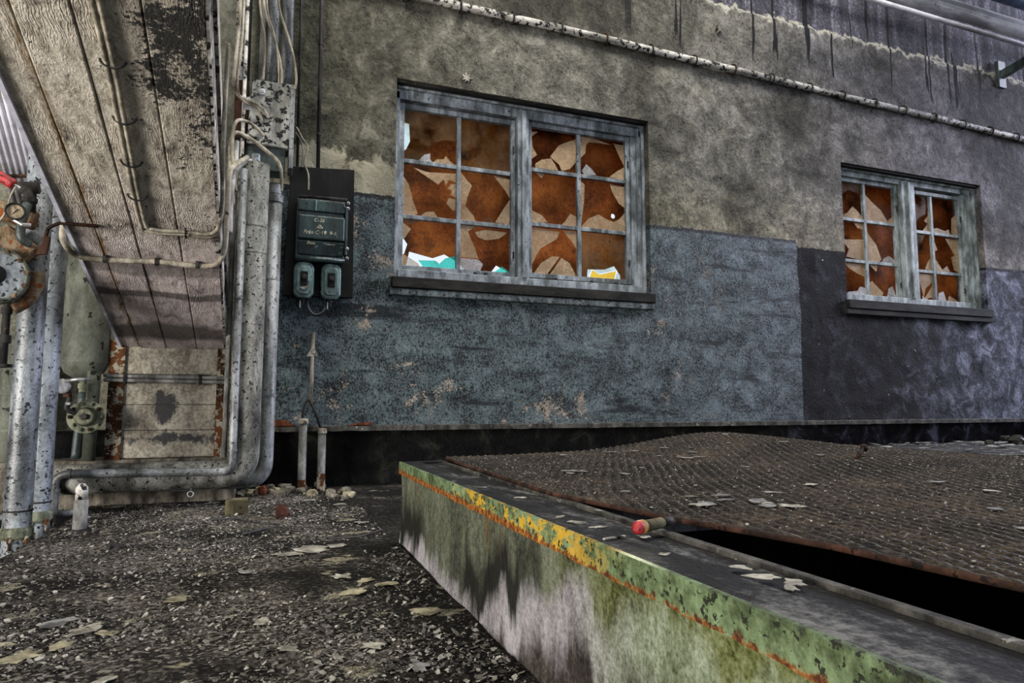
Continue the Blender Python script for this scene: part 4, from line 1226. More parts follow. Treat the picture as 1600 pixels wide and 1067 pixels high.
lv_, lf_ = [], []
for i in range(15):
    a = R(-62 + i * 5.4)
    for q, (rr, dd) in enumerate(((0.128, -0.05), (0.180, -0.03), (0.188, 0.0), (0.135, 0.02))):
        sx = Vector((0, 0, 1)).cross(pa).normalized()
        bz = Vector((0, 0, 1))
        k = 1 + 0.05 * noise.noise((i * 0.7, q, 1))
        lv_.append(pc + (sx * math.cos(a) + bz * math.sin(a)) * rr * k + pa * dd)
for i in range(14):
    for q in range(4):
        lf_.append((i * 4 + q, i * 4 + (q + 1) % 4, (i + 1) * 4 + (q + 1) % 4, (i + 1) * 4 + q))
lf_ += [(0, 1, 2, 3), tuple(56 + q for q in range(4))]
lip.add(lv_, lf_).build('flaking_lip', 'orange_rust', pump, smooth=True)['label'] = 'bright orange flaking rust lip'
for k in range(7):
    a = R(-80 + k * 30)
    sx = Vector((0, 0, 1)).cross(pa).normalized()
    q_ = pc + (sx * math.cos(a) + Vector((0, 0, 1)) * math.sin(a)) * 0.117 + pa * 0.04
    MB().lathe(q_, pa, [(0, 0.012), (0.012, 0.012), (0.013, 0.006), (0.02, 0.006)], 6).build('bolt', 'orange_rust', pump)
# pump upper gear block
MB().obox((-1.100, 3.68, 1.345), (0.085, 0.05, 0.055), Matrix.Rotation(R(38), 3, 'Y')).build('gear_block', 'orange_rust', pump, bevel=0.02)
MB().obox((-1.145, 3.70, 1.50), (0.11, 0.05, 0.045), Matrix.Rotation(R(12), 3, 'Y')).build('cover', 'orange_rust', pump, bevel=0.012)
MB().tube(spline([(-1.050, 3.62, 1.53), (-1.062, 3.60, 1.43), (-1.058, 3.60, 1.365), (-1.028, 3.62, 1.342)]), 0.020, 12).build('elbow', 'greensteel', pump, smooth=True)

gz = thing('pressure_gauge', 'small round pressure gauge with yellowed dial on the pump', 'gauge', (-1.068, 3.56, 1.42))
ga = Vector((0.30, -1, -0.05)).normalized()
gc = Vector((-1.068, 3.53, 1.466))
MB().lathe(gc, ga, [(0, 0.02), (0, 0.038), (0.022, 0.040), (0.026, 0.036), (0.020, 0.033), (0.012, 0.031)], 28).build('case', 'iron', gz, smooth=True)
MB().lathe(gc + ga * 0.012, ga, [(0, 0.031), (0.002, 0.031)], 24).build('dial', 'dial', gz)
MB().obox(gc + ga * 0.016, (0.0015, 0.001, 0.016), Matrix.Rotation(R(35), 3, 'Y')).build('needle', 'iron', gz)
MB().tube([gc + Vector((0.0, 0, -0.036)), gc + Vector((0.03, 0, -0.055)), gc + Vector((0.06, 0.01, -0.052))], 0.009, 8).build('stem', 'steel', gz)

hz = thing('tee_fitting', 'dark iron pipe tee above the pressure gauge', 'fitting', (-1.05, 3.66, 1.50))
MB().tube([(-1.052, 3.66, 1.50), (-1.055, 3.66, 1.62)], 0.026, 14).build('body', 'iron', hz, smooth=True)
MB().tube([(-1.105, 3.66, 1.615), (-1.02, 3.66, 1.625)], 0.028, 14).build('branch', 'iron', hz, smooth=True)
MB().lathe((-1.054, 3.66, 1.55), (0, 0, 1), [(0, 0.02), (0, 0.033), (0.02, 0.033), (0.02, 0.02)], 8).build('nut', 'iron', hz)

rh = thing('red_handle', 'glossy red rounded handle above the pump at the far left', 'handle', (-1.21, 3.55, 1.60))
MB().tube(spline([(-1.24, 3.55, 1.675), (-1.155, 3.55, 1.638), (-1.085, 3.55, 1.595)]), 0.024, 14, rad=[0.024] * 16 + [0.016]).build('grip', 'red', rh, smooth=True)
MB().tube([(-1.095, 3.55, 1.60), (-1.065, 3.56, 1.585)], 0.009, 8).build('stem', 'steel', rh)

wr = thing('loose_wire', 'thin pale wire trailing over the rusty pump', 'wire', (-1.2, 3.54, 1.4))
MB().tube(spline([(-1.07, 3.52, 1.58), (-1.085, 3.52, 1.54), (-1.095, 3.51, 1.47), (-1.11, 3.5, 1.42), (-1.15, 3.5, 1.38)]), 0.004, 6).build('strand', 'cable', wr, smooth=True)

# ------------------------------------------------------------------ bundle of sloping conduits behind, far left
for k in range(8):
    t = 0.030 * k
    y0, y1 = 3.40, 4.55
    big_pipe('sloping_conduit', 'thin grey conduit in the sloping bundle strapped behind the stair slab', [(-1.36 + t, y0, 2.56), (-1.36 + t, y1, 1.70)], 0.1, 0.0125, 'ceilpipe', seg=10, group='sloping conduit bundle')
for i, (y, x0, x1) in enumerate(((4.30, -1.40, -1.12), (3.72, -1.44, -1.16))):
    z = 2.56 - (y - 3.40) * 0.748
    bt = MB().obox(((x0 + x1) / 2, y, z - 0.022), (0.15, 0.010, 0.007), Matrix.Rotation(R(-8 - 6 * i), 3, 'Y'))
    o = bt.build('strap_bar', 'darkrust', bevel=0.002)
    tag(o, 'rust-red flat bar strapping the conduit bundle, ' + ('lower one above the pump' if i == 0 else 'upper one by the slab edge'), 'strap')
hk = thing('rusty_hook', 'rust-red bent strap hooked over the edge of the stair slab', 'hook', (-0.87, 3.35, 1.30))
MB().tube(arc_path([(-0.70, 3.33, 1.385), (-0.845, 3.33, 1.385), (-0.885, 3.33, 1.36), (-0.90, 3.34, 1.30)], 0.02), 0.008, 8).build('rod', 'darkrust', hk, smooth=True)
MB().poly_y([(-0.893, 1.325), (-0.877, 1.32), (-0.885, 1.245), (-0.925, 1.24)], 3.33, 3.345).build('tongue', 'darkrust', hk)

# ------------------------------------------------------------------ cables on the slab underside
def under(x, y, d):
    return (x, y, slab_z(y) - d)
sc = thing('stair_cable', 'twin cream cable clipped along the middle of the stair underside', 'cable', under(-0.50, 3.3, 0.02))
for off in (0.0, 0.020):
    path = [under(-0.485 + off * 0.9, 0.4, 0.016), under(-0.498 + off, 2.2, 0.014), under(-0.508 + off, 2.6, 0.016), under(-0.528 + off, 3.25 - off, 0.014), under(-0.50 + off, 3.335 - off, 0.015), under(-0.36, 3.338 - off, 0.014), under(-0.235, 3.325 - off, 0.016)]
    path += [(slab_xr(3.2) + 0.022, 3.20 - off, slab_z(3.2) + 0.03), (slab_xr(2.8) + 0.024, 2.98 - off, slab_z(2.8) + 0.12), (slab_xr(2.2) + 0.022, 2.90, slab_z(2.2) + 0.35)]
    MB().tube(spline(path, 10), 0.0092, 8).build('strand', 'cable', sc, smooth=True)
for (x, y) in ((-0.488, 2.36), (-0.495, 2.62), (-0.508, 2.86), (-0.518, 3.08)):
    MB().tube(spline([under(x - 0.032, y, 0.004), under(x - 0.022, y, 0.020), under(x + 0.006, y, 0.030), under(x + 0.032, y, 0.020), under(x + 0.044, y, 0.004)], 4), 0.004, 6).build('clip', 'iron', sc)
MB().tube(spline([under(-0.35, 3.30, 0.004), under(-0.35, 3.315, 0.028), under(-0.35, 3.345, 0.028), under(-0.35, 3.36, 0.004)], 4), 0.004, 6).build('clip', 'iron', sc)

cc = thing('cross_conduit', 'grey conduit wrapped across the stair underside near its foot', 'conduit', under(-0.5, 3.6, 0.02))
path = [(-0.86, 3.45, slab_z(3.45) + 0.06), (-0.865, 3.50, slab_z(3.5) - 0.01), (-0.80, 3.60, slab_z(3.6) - 0.022), (-0.5, 3.60, slab_z(3.6) - 0.018), (-0.27, 3.60, slab_z(3.6) - 0.022), (-0.205, 3.55, slab_z(3.55) + 0.01), (-0.19, 3.50, slab_z(3.5) + 0.12), (-0.185, 3.47, slab_z(3.4) + 0.35), (-0.17, 3.55, 1.80), (-0.12, 3.9, 1.98)]
MB().tube(spline(path, 10), 0.0135, 10).build('tube', 'cable', cc, smooth=True)
for x in (-0.72, -0.50, -0.32):
    MB().lathe((x - 0.008, 3.60, slab_z(3.6) - 0.019), (1, 0, 0), [(0, 0.013), (0, 0.019), (0.016, 0.019), (0.016, 0.013)], 12).build('clip', 'iron', cc)

# ------------------------------------------------------------------ junction box and feeder conduits on the wall
for i, (x, r, mt, lab) in enumerate(((-0.225, 0.030, 'wallpipe', 'pale vertical conduit beside the stair flank above the junction box'), (-0.165, 0.014, 'iron', 'thin black vertical conduit left of the junction box'),
                                     (-0.075, 0.020, 'greycable', 'slim grey conduit entering the top of the junction box'), (-0.005, 0.040, 'pipe', 'middle grey conduit entering the top of the junction box'), (0.088, 0.040, 'pipe', 'right-hand fat grey conduit entering the junction box'))):
    z0 = 2.82 if i > 1 else 2.78
    big_pipe('feeder_conduit', lab, [(x, 4.80, 4.6), (x, 4.80, z0)], 0.1, r, mt, seg=16)
jb = thing('junction_box', 'scuffed grey steel junction box with cables entering its face', 'junction box', (0.0, 4.78, 2.36))
MB().hexa([(-0.152, 4.70, 2.37), (0.118, 4.70, 2.36), (-0.152, 4.88, 2.37), (0.118, 4.88, 2.36), (-0.128, 4.70, 2.82), (0.146, 4.70, 2.825), (-0.128, 4.88, 2.82), (0.146, 4.88, 2.825)]).build('cover', 'jbox', jb, bevel=0.004)
MB().box(0.120, 0.150, 4.69, 4.86, 2.22, 2.80).build('side_channel', 'pipe', jb, bevel=0.004)
MB().box(-0.150, 0.100, 4.73, 4.88, 2.20, 2.362).build('lower_box', 'greensteel', jb, bevel=0.006)
MB().box(-0.238, -0.150, 4.72, 4.86, 2.40, 2.81).build('rust_plate', 'darkrust', jb, bevel=0.003)
MB().box(-0.252, -0.155, 4.72, 4.84, 2.23, 2.40).build('black_duct', 'panel', jb, bevel=0.004)
MB().lathe((-0.065, 4.70, 2.735), (0, -1, 0), [(0, 0.022), (0.012, 0.022), (0.014, 0.012), (0.03, 0.012)], 8).build('terminal_nut', 'steel', jb)
MB().lathe((-0.045, 4.70, 2.58), (0, -1, 0), [(0, 0.030), (0.010, 0.030), (0.012, 0.018), (0.02, 0.018)], 12).build('cable_gland', 'jbox', jb)
MB().obox((-0.16, 4.655, 2.62), (0.026, 0.004, 0.045), Matrix.Rotation(R(-6), 3, 'Y')).build('saddle_plate', 'steel', jb, bevel=0.002)
MB().lathe((-0.09, 4.70, 2.27), (0, 0, -1), [(-0.02, 0.028), (0.03, 0.028), (0.03, 0.020), (0.06, 0.020)], 14).build('cable_gland', 'tallpipe', jb)
def cable(name, label, pts, r, mat, n=8):
    o = MB().tube(spline(pts, n), r, 8).build(name, mat, smooth=True)
    return tag(o, label, 'cable')
XF = -0.215
cable('box_cable', 'cream cable from the stair flank into the upper hole of the junction box', [(XF, 4.40, 3.6), (XF, 4.46, 3.1), (XF - 0.02, 4.50, 2.72), (XF, 4.60, 2.65), (-0.12, 4.64, 2.63), (-0.06, 4.65, 2.60), (-0.02, 4.70, 2.56)], 0.011, 'cable')
cable('box_cable', 'cream cable under the saddle plate entering the junction box', [(XF + 0.02, 4.44, 3.6), (XF + 0.02, 4.48, 3.0), (XF, 4.52, 2.69), (XF + 0.03, 4.62, 2.625), (-0.10, 4.66, 2.60), (-0.055, 4.70, 2.53)], 0.009, 'cable')
cable('box_cable', 'cream cable looping from the stair flank to the lower hole of the junction box', [(-0.19, 4.30, 1.90), (-0.225, 4.42, 2.25), (-0.215, 4.55, 2.44), (-0.16, 4.64, 2.49), (-0.10, 4.66, 2.47), (-0.045, 4.71, 2.43)], 0.011, 'cable')
cable('pipe_cable', 'cream cable arching over the black duct down to the smooth pipe cap', [(-0.20, 4.25, 1.80), (-0.235, 4.40, 2.15), (-0.225, 4.55, 2.36), (-0.14, 4.60, 2.365), (-0.04, 4.60, 2.30), (0.055, 4.58, 2.21), (0.078, 4.58, 2.10), (0.075, 4.59, 2.02)], 0.013, 'cable')
cable('black_tail_cable', 'black to grey cable hanging from the lower box gland past the lagged pipe', [(-0.09, 4.66, 2.24), (-0.10, 4.54, 2.19), (-0.14, 4.38, 2.12), (-0.19, 4.22, 2.0), (-0.20, 4.05, 1.80), (-0.195, 3.95, 1.55)], 0.014, 'greycable')
for i, (pts, lab) in enumerate((([(-0.115, 4.72, 3.9), (-0.10, 4.71, 3.38), (-0.058, 4.70, 3.1), (-0.062, 4.72, 2.83)], 'slack cream cable hanging into the left of the junction box top'),
                              ([(-0.09, 4.72, 3.9), (-0.075, 4.70, 3.38), (0.01, 4.69, 3.10), (0.052, 4.70, 2.94), (0.058, 4.72, 2.82)], 'slack cream cable hanging into the middle of the junction box top'),
                              ([(-0.06, 4.73, 3.9), (-0.055, 4.71, 3.38), (0.0, 4.68, 3.15), (0.03, 4.69, 2.98), (0.04, 4.72, 2.82)], 'thin cream cable twisted beside the middle junction box cable'),
                              ([(0.0, 4.72, 3.9), (0.018, 4.70, 3.42), (0.09, 4.68, 3.16), (0.128, 4.67, 3.02), (0.153, 4.67, 2.86), (0.145, 4.69, 2.79)], 'slack cream cable hanging past the right edge of the junction box'))):
    cable('slack_cable', lab, pts, 0.0085 if i != 2 else 0.006, 'cable')

# thin conduits down to the switch panel
big_pipe('panel_conduit', 'thin black conduit running down the wall to the left of the switch panel', [(0.175, 4.97, 4.6), (0.190, 4.97, 2.30)], 0.1, 0.010, 'iron', seg=10)
big_pipe('panel_conduit', 'thin black conduit running down the wall to the middle of the switch panel', [(0.322, 4.965, 4.6), (0.336, 4.965, 2.06)], 0.1, 0.014, 'iron', [((0.328, 4.965, 3.3), (0, 0, 1), 0.019, 0.012), ((0.333, 4.965, 2.6), (0, 0, 1), 0.019, 0.012)], seg=10)
cable('panel_tail', 'pale twin wire drooping from the thin conduit into the switch panel', [(0.175, 4.94, 2.62), (0.21, 4.93, 2.55), (0.255, 4.93, 2.47), (0.235, 4.93, 2.36), (0.265, 4.92, 2.27), (0.27, 4.91, 2.15)], 0.006, 'cable')
cable('panel_tail', 'second pale wire hanging in a curl above the switch panel', [(0.17, 4.94, 2.58), (0.215, 4.935, 2.50), (0.225, 4.935, 2.40), (0.215, 4.935, 2.32)], 0.006, 'greycable')

# ------------------------------------------------------------------ switch panel
bd = tag(MB().poly_y([(0.115, 1.375), (0.606, 1.385), (0.596, 2.355), (0.145, 2.325)], 4.945, 4.985).build('switch_board', 'panel', bevel=0.004), 'black backing board fixed to the wall behind the green switchgear', 'backing board')
sw = thing('fuse_switch', 'dark green enamel fuse switch with chalk writing on the black board', 'fuse box', (0.36, 4.9, 1.62))
MB().box(0.190, 0.530, 4.885, 4.945, 1.625, 2.085).build('back_case', 'enamel', sw, bevel=0.012)
MB().box(0.200, 0.525, 4.845, 4.886, 1.775, 1.955).build('cover', 'enamel', sw, bevel=0.014, seg=3)
MB().box(0.195, 0.528, 4.865, 4.886, 1.985, 2.075).build('top_hood', 'enamel', sw, bevel=0.014, seg=3)
MB().hexa([(0.205, 4.875, 1.665), (0.522, 4.875, 1.665), (0.205, 4.90, 1.665), (0.522, 4.90, 1.665), (0.205, 4.845, 1.765), (0.522, 4.845, 1.765), (0.205, 4.90, 1.765), (0.522, 4.90, 1.765)]).build('sloping_lid', 'enamel', sw, bevel=0.008)
MB().tube([(0.19, 4.862, 1.632), (0.53, 4.862, 1.638)], 0.020, 14).build('lower_bar', 'enamel', sw, smooth=True)
MB().tube([(0.20, 4.87, 2.085), (0.54, 4.87, 2.095)], 0.012, 10).build('hinge_bar', 'iron', sw, smooth=True)
MB().box(0.528, 0.548, 4.86, 4.90, 1.68, 2.04).build('side_latch', 'enamel', sw, bevel=0.005)
for z in (1.66, 1.73, 2.03, 2.07):
    MB().lathe((0.545, 4.875, z), (0.4, -1, 0), [(0, 0.012), (0.012, 0.012), (0.014, 0.007), (0.026, 0.006)], 8).build('wing_nut', 'steel', sw)
MB().tube([(0.32, 4.862, 1.99), (0.32, 4.855, 2.06)], 0.009, 8).build('handle_rib', 'enamel2', sw)
def chalk(txt, x, z, size, y, parent, shear=0.25, rot=0.0):
    cu = bpy.data.curves.new('t', 'FONT')
    cu.body = txt
    cu.size = size
    cu.shear = shear
    cu.align_x = 'CENTER'
    cu.extrude = 0.0006
    cu.offset = 0.0002
    tmp = bpy.data.objects.new('t', cu)
    COL.objects.link(tmp)
    bpy.context.view_layer.update()
    me = bpy.data.meshes.new_from_object(tmp.evaluated_get(bpy.context.evaluated_depsgraph_get()))
    bpy.data.objects.remove(tmp)
    me.transform(Matrix.Translation((x, y, z)) @ Matrix.Rotation(rot, 4, 'Y') @ Matrix.Rotation(R(90), 4, 'X'))
    me.materials.clear()
    me.materials.append(MAT['chalk'])
    o = bpy.data.objects.new('chalk_writing', me)
    COL.objects.link(o)
    attach(o, parent)
    return o
chalk('C-26', 0.345, 1.905, 0.036, 4.8440, sw)
chalk('Från C-19  9-6', 0.352, 1.815, 0.038, 4.8440, sw, rot=R(-1))
tri = MB()
for a, b_ in (((0.330, 1.858), (0.350, 1.884)), ((0.350, 1.884), (0.372, 1.860)), ((0.372, 1.860), (0.330, 1.858)), ((0.342, 1.866), (0.360, 1.867))):
    tri.tube([(a[0], 4.8435, a[1]), (b_[0], 4.8435, b_[1])], 0.0022, 5)
tri.build('chalk_triangle', 'chalk', sw)
o = chalk('Från        ~~~~', 0.36, 1.738, 0.030, 4.847, sw)

for i, (x0, x1, lab) in enumerate(((0.186, 0.322, 'pale green rounded rotary switch under the left of the fuse switch'), (0.372, 0.510, 'pale green rounded rotary switch under the right of the fuse switch'))):
    t = thing('rotary_switch', lab, 'switch', ((x0 + x1) / 2, 4.9, 1.37), 'rotary switches on the board')
    xc = (x0 + x1) / 2
    zc = 1.482
    hw, hh, c = 0.070, 0.130, 0.028
    oct_ = [(xc - hw + c, zc - hh), (xc + hw - c, zc - hh), (xc + hw, zc - hh + c), (xc + hw, zc + hh - c), (xc + hw - c, zc + hh), (xc - hw + c, zc + hh), (xc - hw, zc + hh - c), (xc - hw, zc - hh + c)]
    MB().poly_y(oct_, 4.865, 4.945).build('case', 'enamel2', t, bevel=0.016, seg=3)
    MB().poly_y([(xc + (a - xc) * 0.72, zc + (b_ - zc) * 0.78) for a, b_ in oct_], 4.852, 4.866).build('raised_face', 'enamel2', t, bevel=0.008, seg=2)
    MB().box(xc - 0.026, xc + 0.026, 4.845, 4.853, zc - 0.045, zc + 0.060).build('dial_recess', 'panel', t, bevel=0.004)
    MB().lathe((xc, 4.848, zc + 0.018), (0, -1, 0), [(0, 0.020), (0.014, 0.018), (0.016, 0.010)], 14).build('knob', 'iron', t)
    if i == 0:
        MB().poly_y([(xc - 0.036, zc - 0.062), (xc + 0.004, zc - 0.072), (xc + 0.036, zc - 0.052), (xc + 0.034, zc - 0.040), (xc, zc - 0.050)], 4.8425, 4.852).build('chipped_spot', 'flake', t)['label'] = 'white chipped patch'
    MB().lathe((xc - 0.005, 4.90, 1.352), (0, 0, -1), [(-0.01, 0.022), (0.02, 0.022), (0.02, 0.014), (0.045, 0.013)], 12).build('gland', 'iron', t)
    MB().lathe((xc - 0.02, 4.885, 1.335), (0, 0, -1), [(0, 0.005), (0.05, 0.004)], 6).build('screw', 'steel', t)
cable('switch_loop_cable', 'black cable loop hanging between the two rotary switches', [(0.285, 4.905, 1.355), (0.290, 4.90, 1.29), (0.325, 4.895, 1.245), (0.365, 4.895, 1.245), (0.398, 4.90, 1.28), (0.405, 4.905, 1.355)], 0.0095, 'blackcable')

# ------------------------------------------------------------------ conduit stubs low on the wall
big_pipe('wall_conduit', 'short flaking cream conduit on the blue paint below the switch panel', [(0.332, 4.975, 0.60), (0.336, 4.975, 1.12)], 0.1, 0.013, 'cable', [((0.336, 4.975, 0.98), (0, 0, 1), 0.020, 0.02)], seg=10)
pb = tag(MB().poly_y([(0.290, 0.945), (0.330, 1.01), (0.362, 0.985), (0.368, 0.945)], 4.962, 4.972).build('saddle_bracket', 'flake', bevel=0.003), 'pale flaked bracket halfway up the short cream conduit', 'bracket')
for i, (x, z1) in enumerate(((0.282, 0.50), (0.412, 0.43))):
    t = thing('stub_pipe', 'blue grey pipe stub at the wall foot, ' + ('with hooked wire in its top' if i == 0 else 'right under the wall ledge'), 'pipe', (x, 4.93, 0.0))
    MB().tube([(x, 4.93, -0.01), (x, 4.93, 0.09), (x, 4.93, z1)], 0.028, 18).build('pipe_run', 'greycable', t, smooth=True)
    MB().lathe((x, 4.93, 0.0), (0, 0, 1), [(0, 0.0285), (0.0, 0.0292), (0.07 + 0.04 * i, 0.0292), (0.08 + 0.04 * i, 0.0283)], 18).build('rust_sleeve', 'rust', t)
    MB().lathe((x, 4.93, z1 - 0.03), (0, 0, 1), [(0, 0.029), (0.0, 0.034), (0.03, 0.034), (0.034, 0.02)], 16).build('rim', 'cream', t)
cable('hooked_wire', 'bent black wire hooked from the stub pipe up to the cream conduit', [(0.275, 4.93, 0.50), (0.285, 4.93, 0.58), (0.31, 4.93, 0.635), (0.335, 4.94, 0.60), (0.36, 4.93, 0.55), (0.40, 4.93, 0.44)], 0.009, 'iron')
tag(MB().poly_y([(0.60, 0.452), (0.76, 0.452), (0.775, 0.474), (0.71, 0.472), (0.64, 0.464)], 4.958, 5.0).build('exposed_brick', 'exposed', bevel=0.003), 'patch of red brick laid bare above the ledge right of the stub pipes', 'brick')
tag(MB().poly_y([(0.055, 0.452), (0.235, 0.452), (0.17, 0.490), (0.06, 0.500)], 4.958, 5.0).build('exposed_brick', 'exposed', bevel=0.003), 'patch of red brick laid bare above the ledge left of the stub pipes', 'brick')

# ------------------------------------------------------------------ long pipe across the upper wall with clips
def wall_pipe_z(x):
    return 3.842 - max(0.0, x - 2.2) * 0.0205
wp = thing('wall_pipe', 'long white flaking pipe clipped across the upper wall above both windows', 'pipe', (4.5, 4.95, 3.76))
pts = [(x, 4.965 + 0.006 * noise.noise((x, 0, 0)), wall_pipe_z(x) + 0.008 * noise.noise((x * 0.8, 4, 0))) for x in [0.35 + i * 0.25 for i in range(52)]]
MB().tube(pts, 0.032, 14).build('pipe_run', 'wallpipe', wp, smooth=True)
x = 0.95
while x < 12:
    z = wall_pipe_z(x)
    c = MB()
    c.tube(spline([(x, 4.99, z + 0.060), (x, 4.945, z + 0.040), (x, 4.925, z), (x, 4.945, z - 0.038), (x, 4.99, z - 0.048)], 4), 0.0075, 6)
    c.build('clip', 'iron' if random.random() < 0.7 else 'darkrust', wp)
    x += 0.42 + 0.06 * random.random()

# ------------------------------------------------------------------ ceiling pipes, upper right
big_pipe('overhead_pipe', 'fat pale lilac pipe running high along the wall top', [(4.6, 4.55, 4.73), (13.0, 4.55, 4.70)], 0.1, 0.085, 'ceilpipe', [((6.45, 4.55, 4.723), (1, 0, 0), 0.0865, 0.008), ((9.2, 4.55, 4.715), (1, 0, 0), 0.0865, 0.008)])
big_pipe('overhead_pipe', 'dark blue pipe above the fat lilac overhead pipe', [(5.2, 4.35, 4.86), (13.0, 4.35, 4.84)], 0.1, 0.065, 'bluepipe', [((6.9, 4.35, 4.856), (1, 0, 0), 0.067, 0.008)])
big_pipe('overhead_pipe', 'slim lilac pipe close to the wall below the fat overhead pipe', [(4.2, 4.90, 4.90), (13.0, 4.90, 4.80)], 0.1, 0.027, 'ceilpipe')
big_pipe('overhead_pipe', 'grey pipe furthest from the wall among the overhead pipes', [(5.4, 4.15, 4.87), (13.0, 4.15, 4.85)], 0.1, 0.05, 'ceilpipe')
ob = thing('pipe_bracket', 'dark teal steel bracket arm under the overhead pipes', 'bracket', (8.05, 4.98, 4.42))
MB().hexa([(7.98, 4.35, 4.50), (8.04, 4.35, 4.50), (7.98, 5.0, 4.40), (8.04, 5.0, 4.40), (7.98, 4.35, 4.58), (8.04, 4.35, 4.58), (7.98, 5.0, 4.50), (8.04, 5.0, 4.50)]).build('arm', 'greensteel', ob, bevel=0.005)
MB().box(7.95, 8.07, 4.96, 5.0, 4.30, 4.62).build('wall_plate', 'greensteel', ob, bevel=0.004)

# white paint spatter star and small plaster chips on the wall
def splat(x, z, r, n, mat, name, label):
    pts = []
    for i in range(n * 2):
        a = math.pi * i / n + random.uniform(-0.1, 0.1)
        rr = r * (random.uniform(0.75, 1.1) if i % 2 == 0 else 0.38)
        pts.append((x + rr * math.cos(a), z + rr * math.sin(a)))
    return tag(MB().poly_y(pts, 4.966, 5.0).build(name, mat), label, 'paint splat')
splat(1.475, 3.245, 0.050, 7, 'flake', 'paint_splat', 'star-shaped white paint splat above the broken window head with the switchboard on its left')
splat(4.00, 4.195, 0.045, 6, 'flake', 'paint_splat', 'star-shaped pale splat above the long wall pipe')

# ------------------------------------------------------------------ loose things on curb, plate and floor
def rock(name, loc, size, mat, seed):
    bm = bmesh.new()
    bmesh.ops.create_icosphere(bm, subdivisions=2, radius=1.0)
    for v_ in bm.verts:
        k = 0.75 + 0.5 * noise.noise(v_.co * 1.3 + Vector((seed * 3.7, seed, 0)))
        v_.co *= k
        v_.co.x = max(-0.7, min(0.7, v_.co.x))
        v_.co.y = max(-0.65, min(0.72, v_.co.y))
        v_.co.z = max(-0.5, min(0.62, v_.co.z))
        v_.co = Vector((v_.co.x * size[0], v_.co.y * size[1], (v_.co.z + 0.5) * size[2]))
    me = bpy.data.meshes.new(name)
    bm.to_mesh(me)
    bm.free()
    me.materials.append(MAT[mat])
    o = bpy.data.objects.new(name, me)
    COL.objects.link(o)
    o.location = loc
    o.rotation_euler = (0, 0, random.uniform(0, 6.28))
    return o

# wooden block and brick
o = MB().box(-0.165, -0.050, 3.98, 4.09, -0.004, 0.082).build('wood_block', 'wood', bevel=0.006)
tag(o, 'square sawn block of mossy wood on the littered floor', 'wood block')
o = rock('brick_piece', (0.125, 3.80, -0.003), (0.065, 0.055, 0.065), 'brick', 3)
tag(o, 'broken piece of dark red brick on the floor near the wood block', 'brick')
o = rock('dark_lump', (-0.55, 3.20, -0.003), (0.04, 0.035, 0.035), 'iron', 8)
tag(o, 'small black lump on the floor in front of the pipe stand', 'lump')
cable('floor_wire', 'thin black wire lying bent across the littered floor', [(-0.22, 3.80, 0.012), (-0.12, 3.78, 0.014), (0.0, 3.62, 0.012), (0.10, 3.52, 0.014), (0.02, 3.42, 0.013), (-0.06, 3.34, 0.012)], 0.005, 'blackcable')
cable('floor_wire', 'dark twig-like wire on the floor beside the curb corner', [(0.30, 3.10, 0.012), (0.38, 3.06, 0.02), (0.44, 3.02, 0.03), (0.52, 3.01, 0.05)], 0.005, 'blackcable')

# screwdriver-like tool on the curb
tl = thing('old_screwdriver', 'old screwdriver with red and yellow grip and dark stem lying on the curb', 'screwdriver', (0.70, 1.15, 0.345))
ta = Vector((0.90, 0.32, 0.02)).normalized()
tc = Vector((0.672, 1.125, 0.3665))
MB().lathe(tc, ta, [(0, 0.004), (0.002, 0.010), (0.012, 0.0135), (0.016, 0.0135)], 14).build('grip_end', 'red', tl, smooth=True)
MB().lathe(tc + ta * 0.016, ta, [(0, 0.0135), (0.010, 0.0135), (0.014, 0.011)], 14).build('grip_band', 'yellow', tl, smooth=True)
MB().lathe(tc + ta * 0.030, ta, [(0, 0.0105), (0.01, 0.0115), (0.05, 0.0108), (0.054, 0.0095)], 12).build('stem', 'wood', tl, smooth=True)
MB().lathe(tc + ta * 0.084, ta, [(0, 0.0095), (0.028, 0.009), (0.03, 0.005)], 12).build('ferrule', 'iron', tl, smooth=True)
tag(MB().obox((0.628, 1.125, 0.3525), (0.026, 0.003, 0.0015), Matrix.Rotation(R(12), 3, 'Z')).build('steel_sliver', 'wallpipe'), 'bright pale sliver on the curb top touching the screwdriver grip', 'sliver')

# bolt standing bent in the plate
def on_plate(x, y):
    v = (2.985 - y) / 3.6
    xl = plate_edge(y)
    xr = 3.21 - 0.12 * v
    return plate_z((x - xl) / (xr - xl), v) + 0.0063
yb_, xb_ = 1.90, 2.12
zb = on_plate(xb_, yb_)
o = thing('bent_bolt', 'bent rusty bolt sticking up from the ribbed plate', 'bolt', (xb_, yb_, zb))
MB().tube([(xb_ - 0.055, yb_ - 0.02, zb - 0.008), (xb_ + 0.02, yb_ + 0.01, zb + 0.030)], 0.008, 8).build('shank', 'darkrust', o, smooth=True)
MB().lathe((xb_ + 0.018, yb_ + 0.009, zb + 0.028), (0.075, 0.03, 0.038), [(0, 0.015), (0.012, 0.015)], 6).build('head', 'darkrust', o)

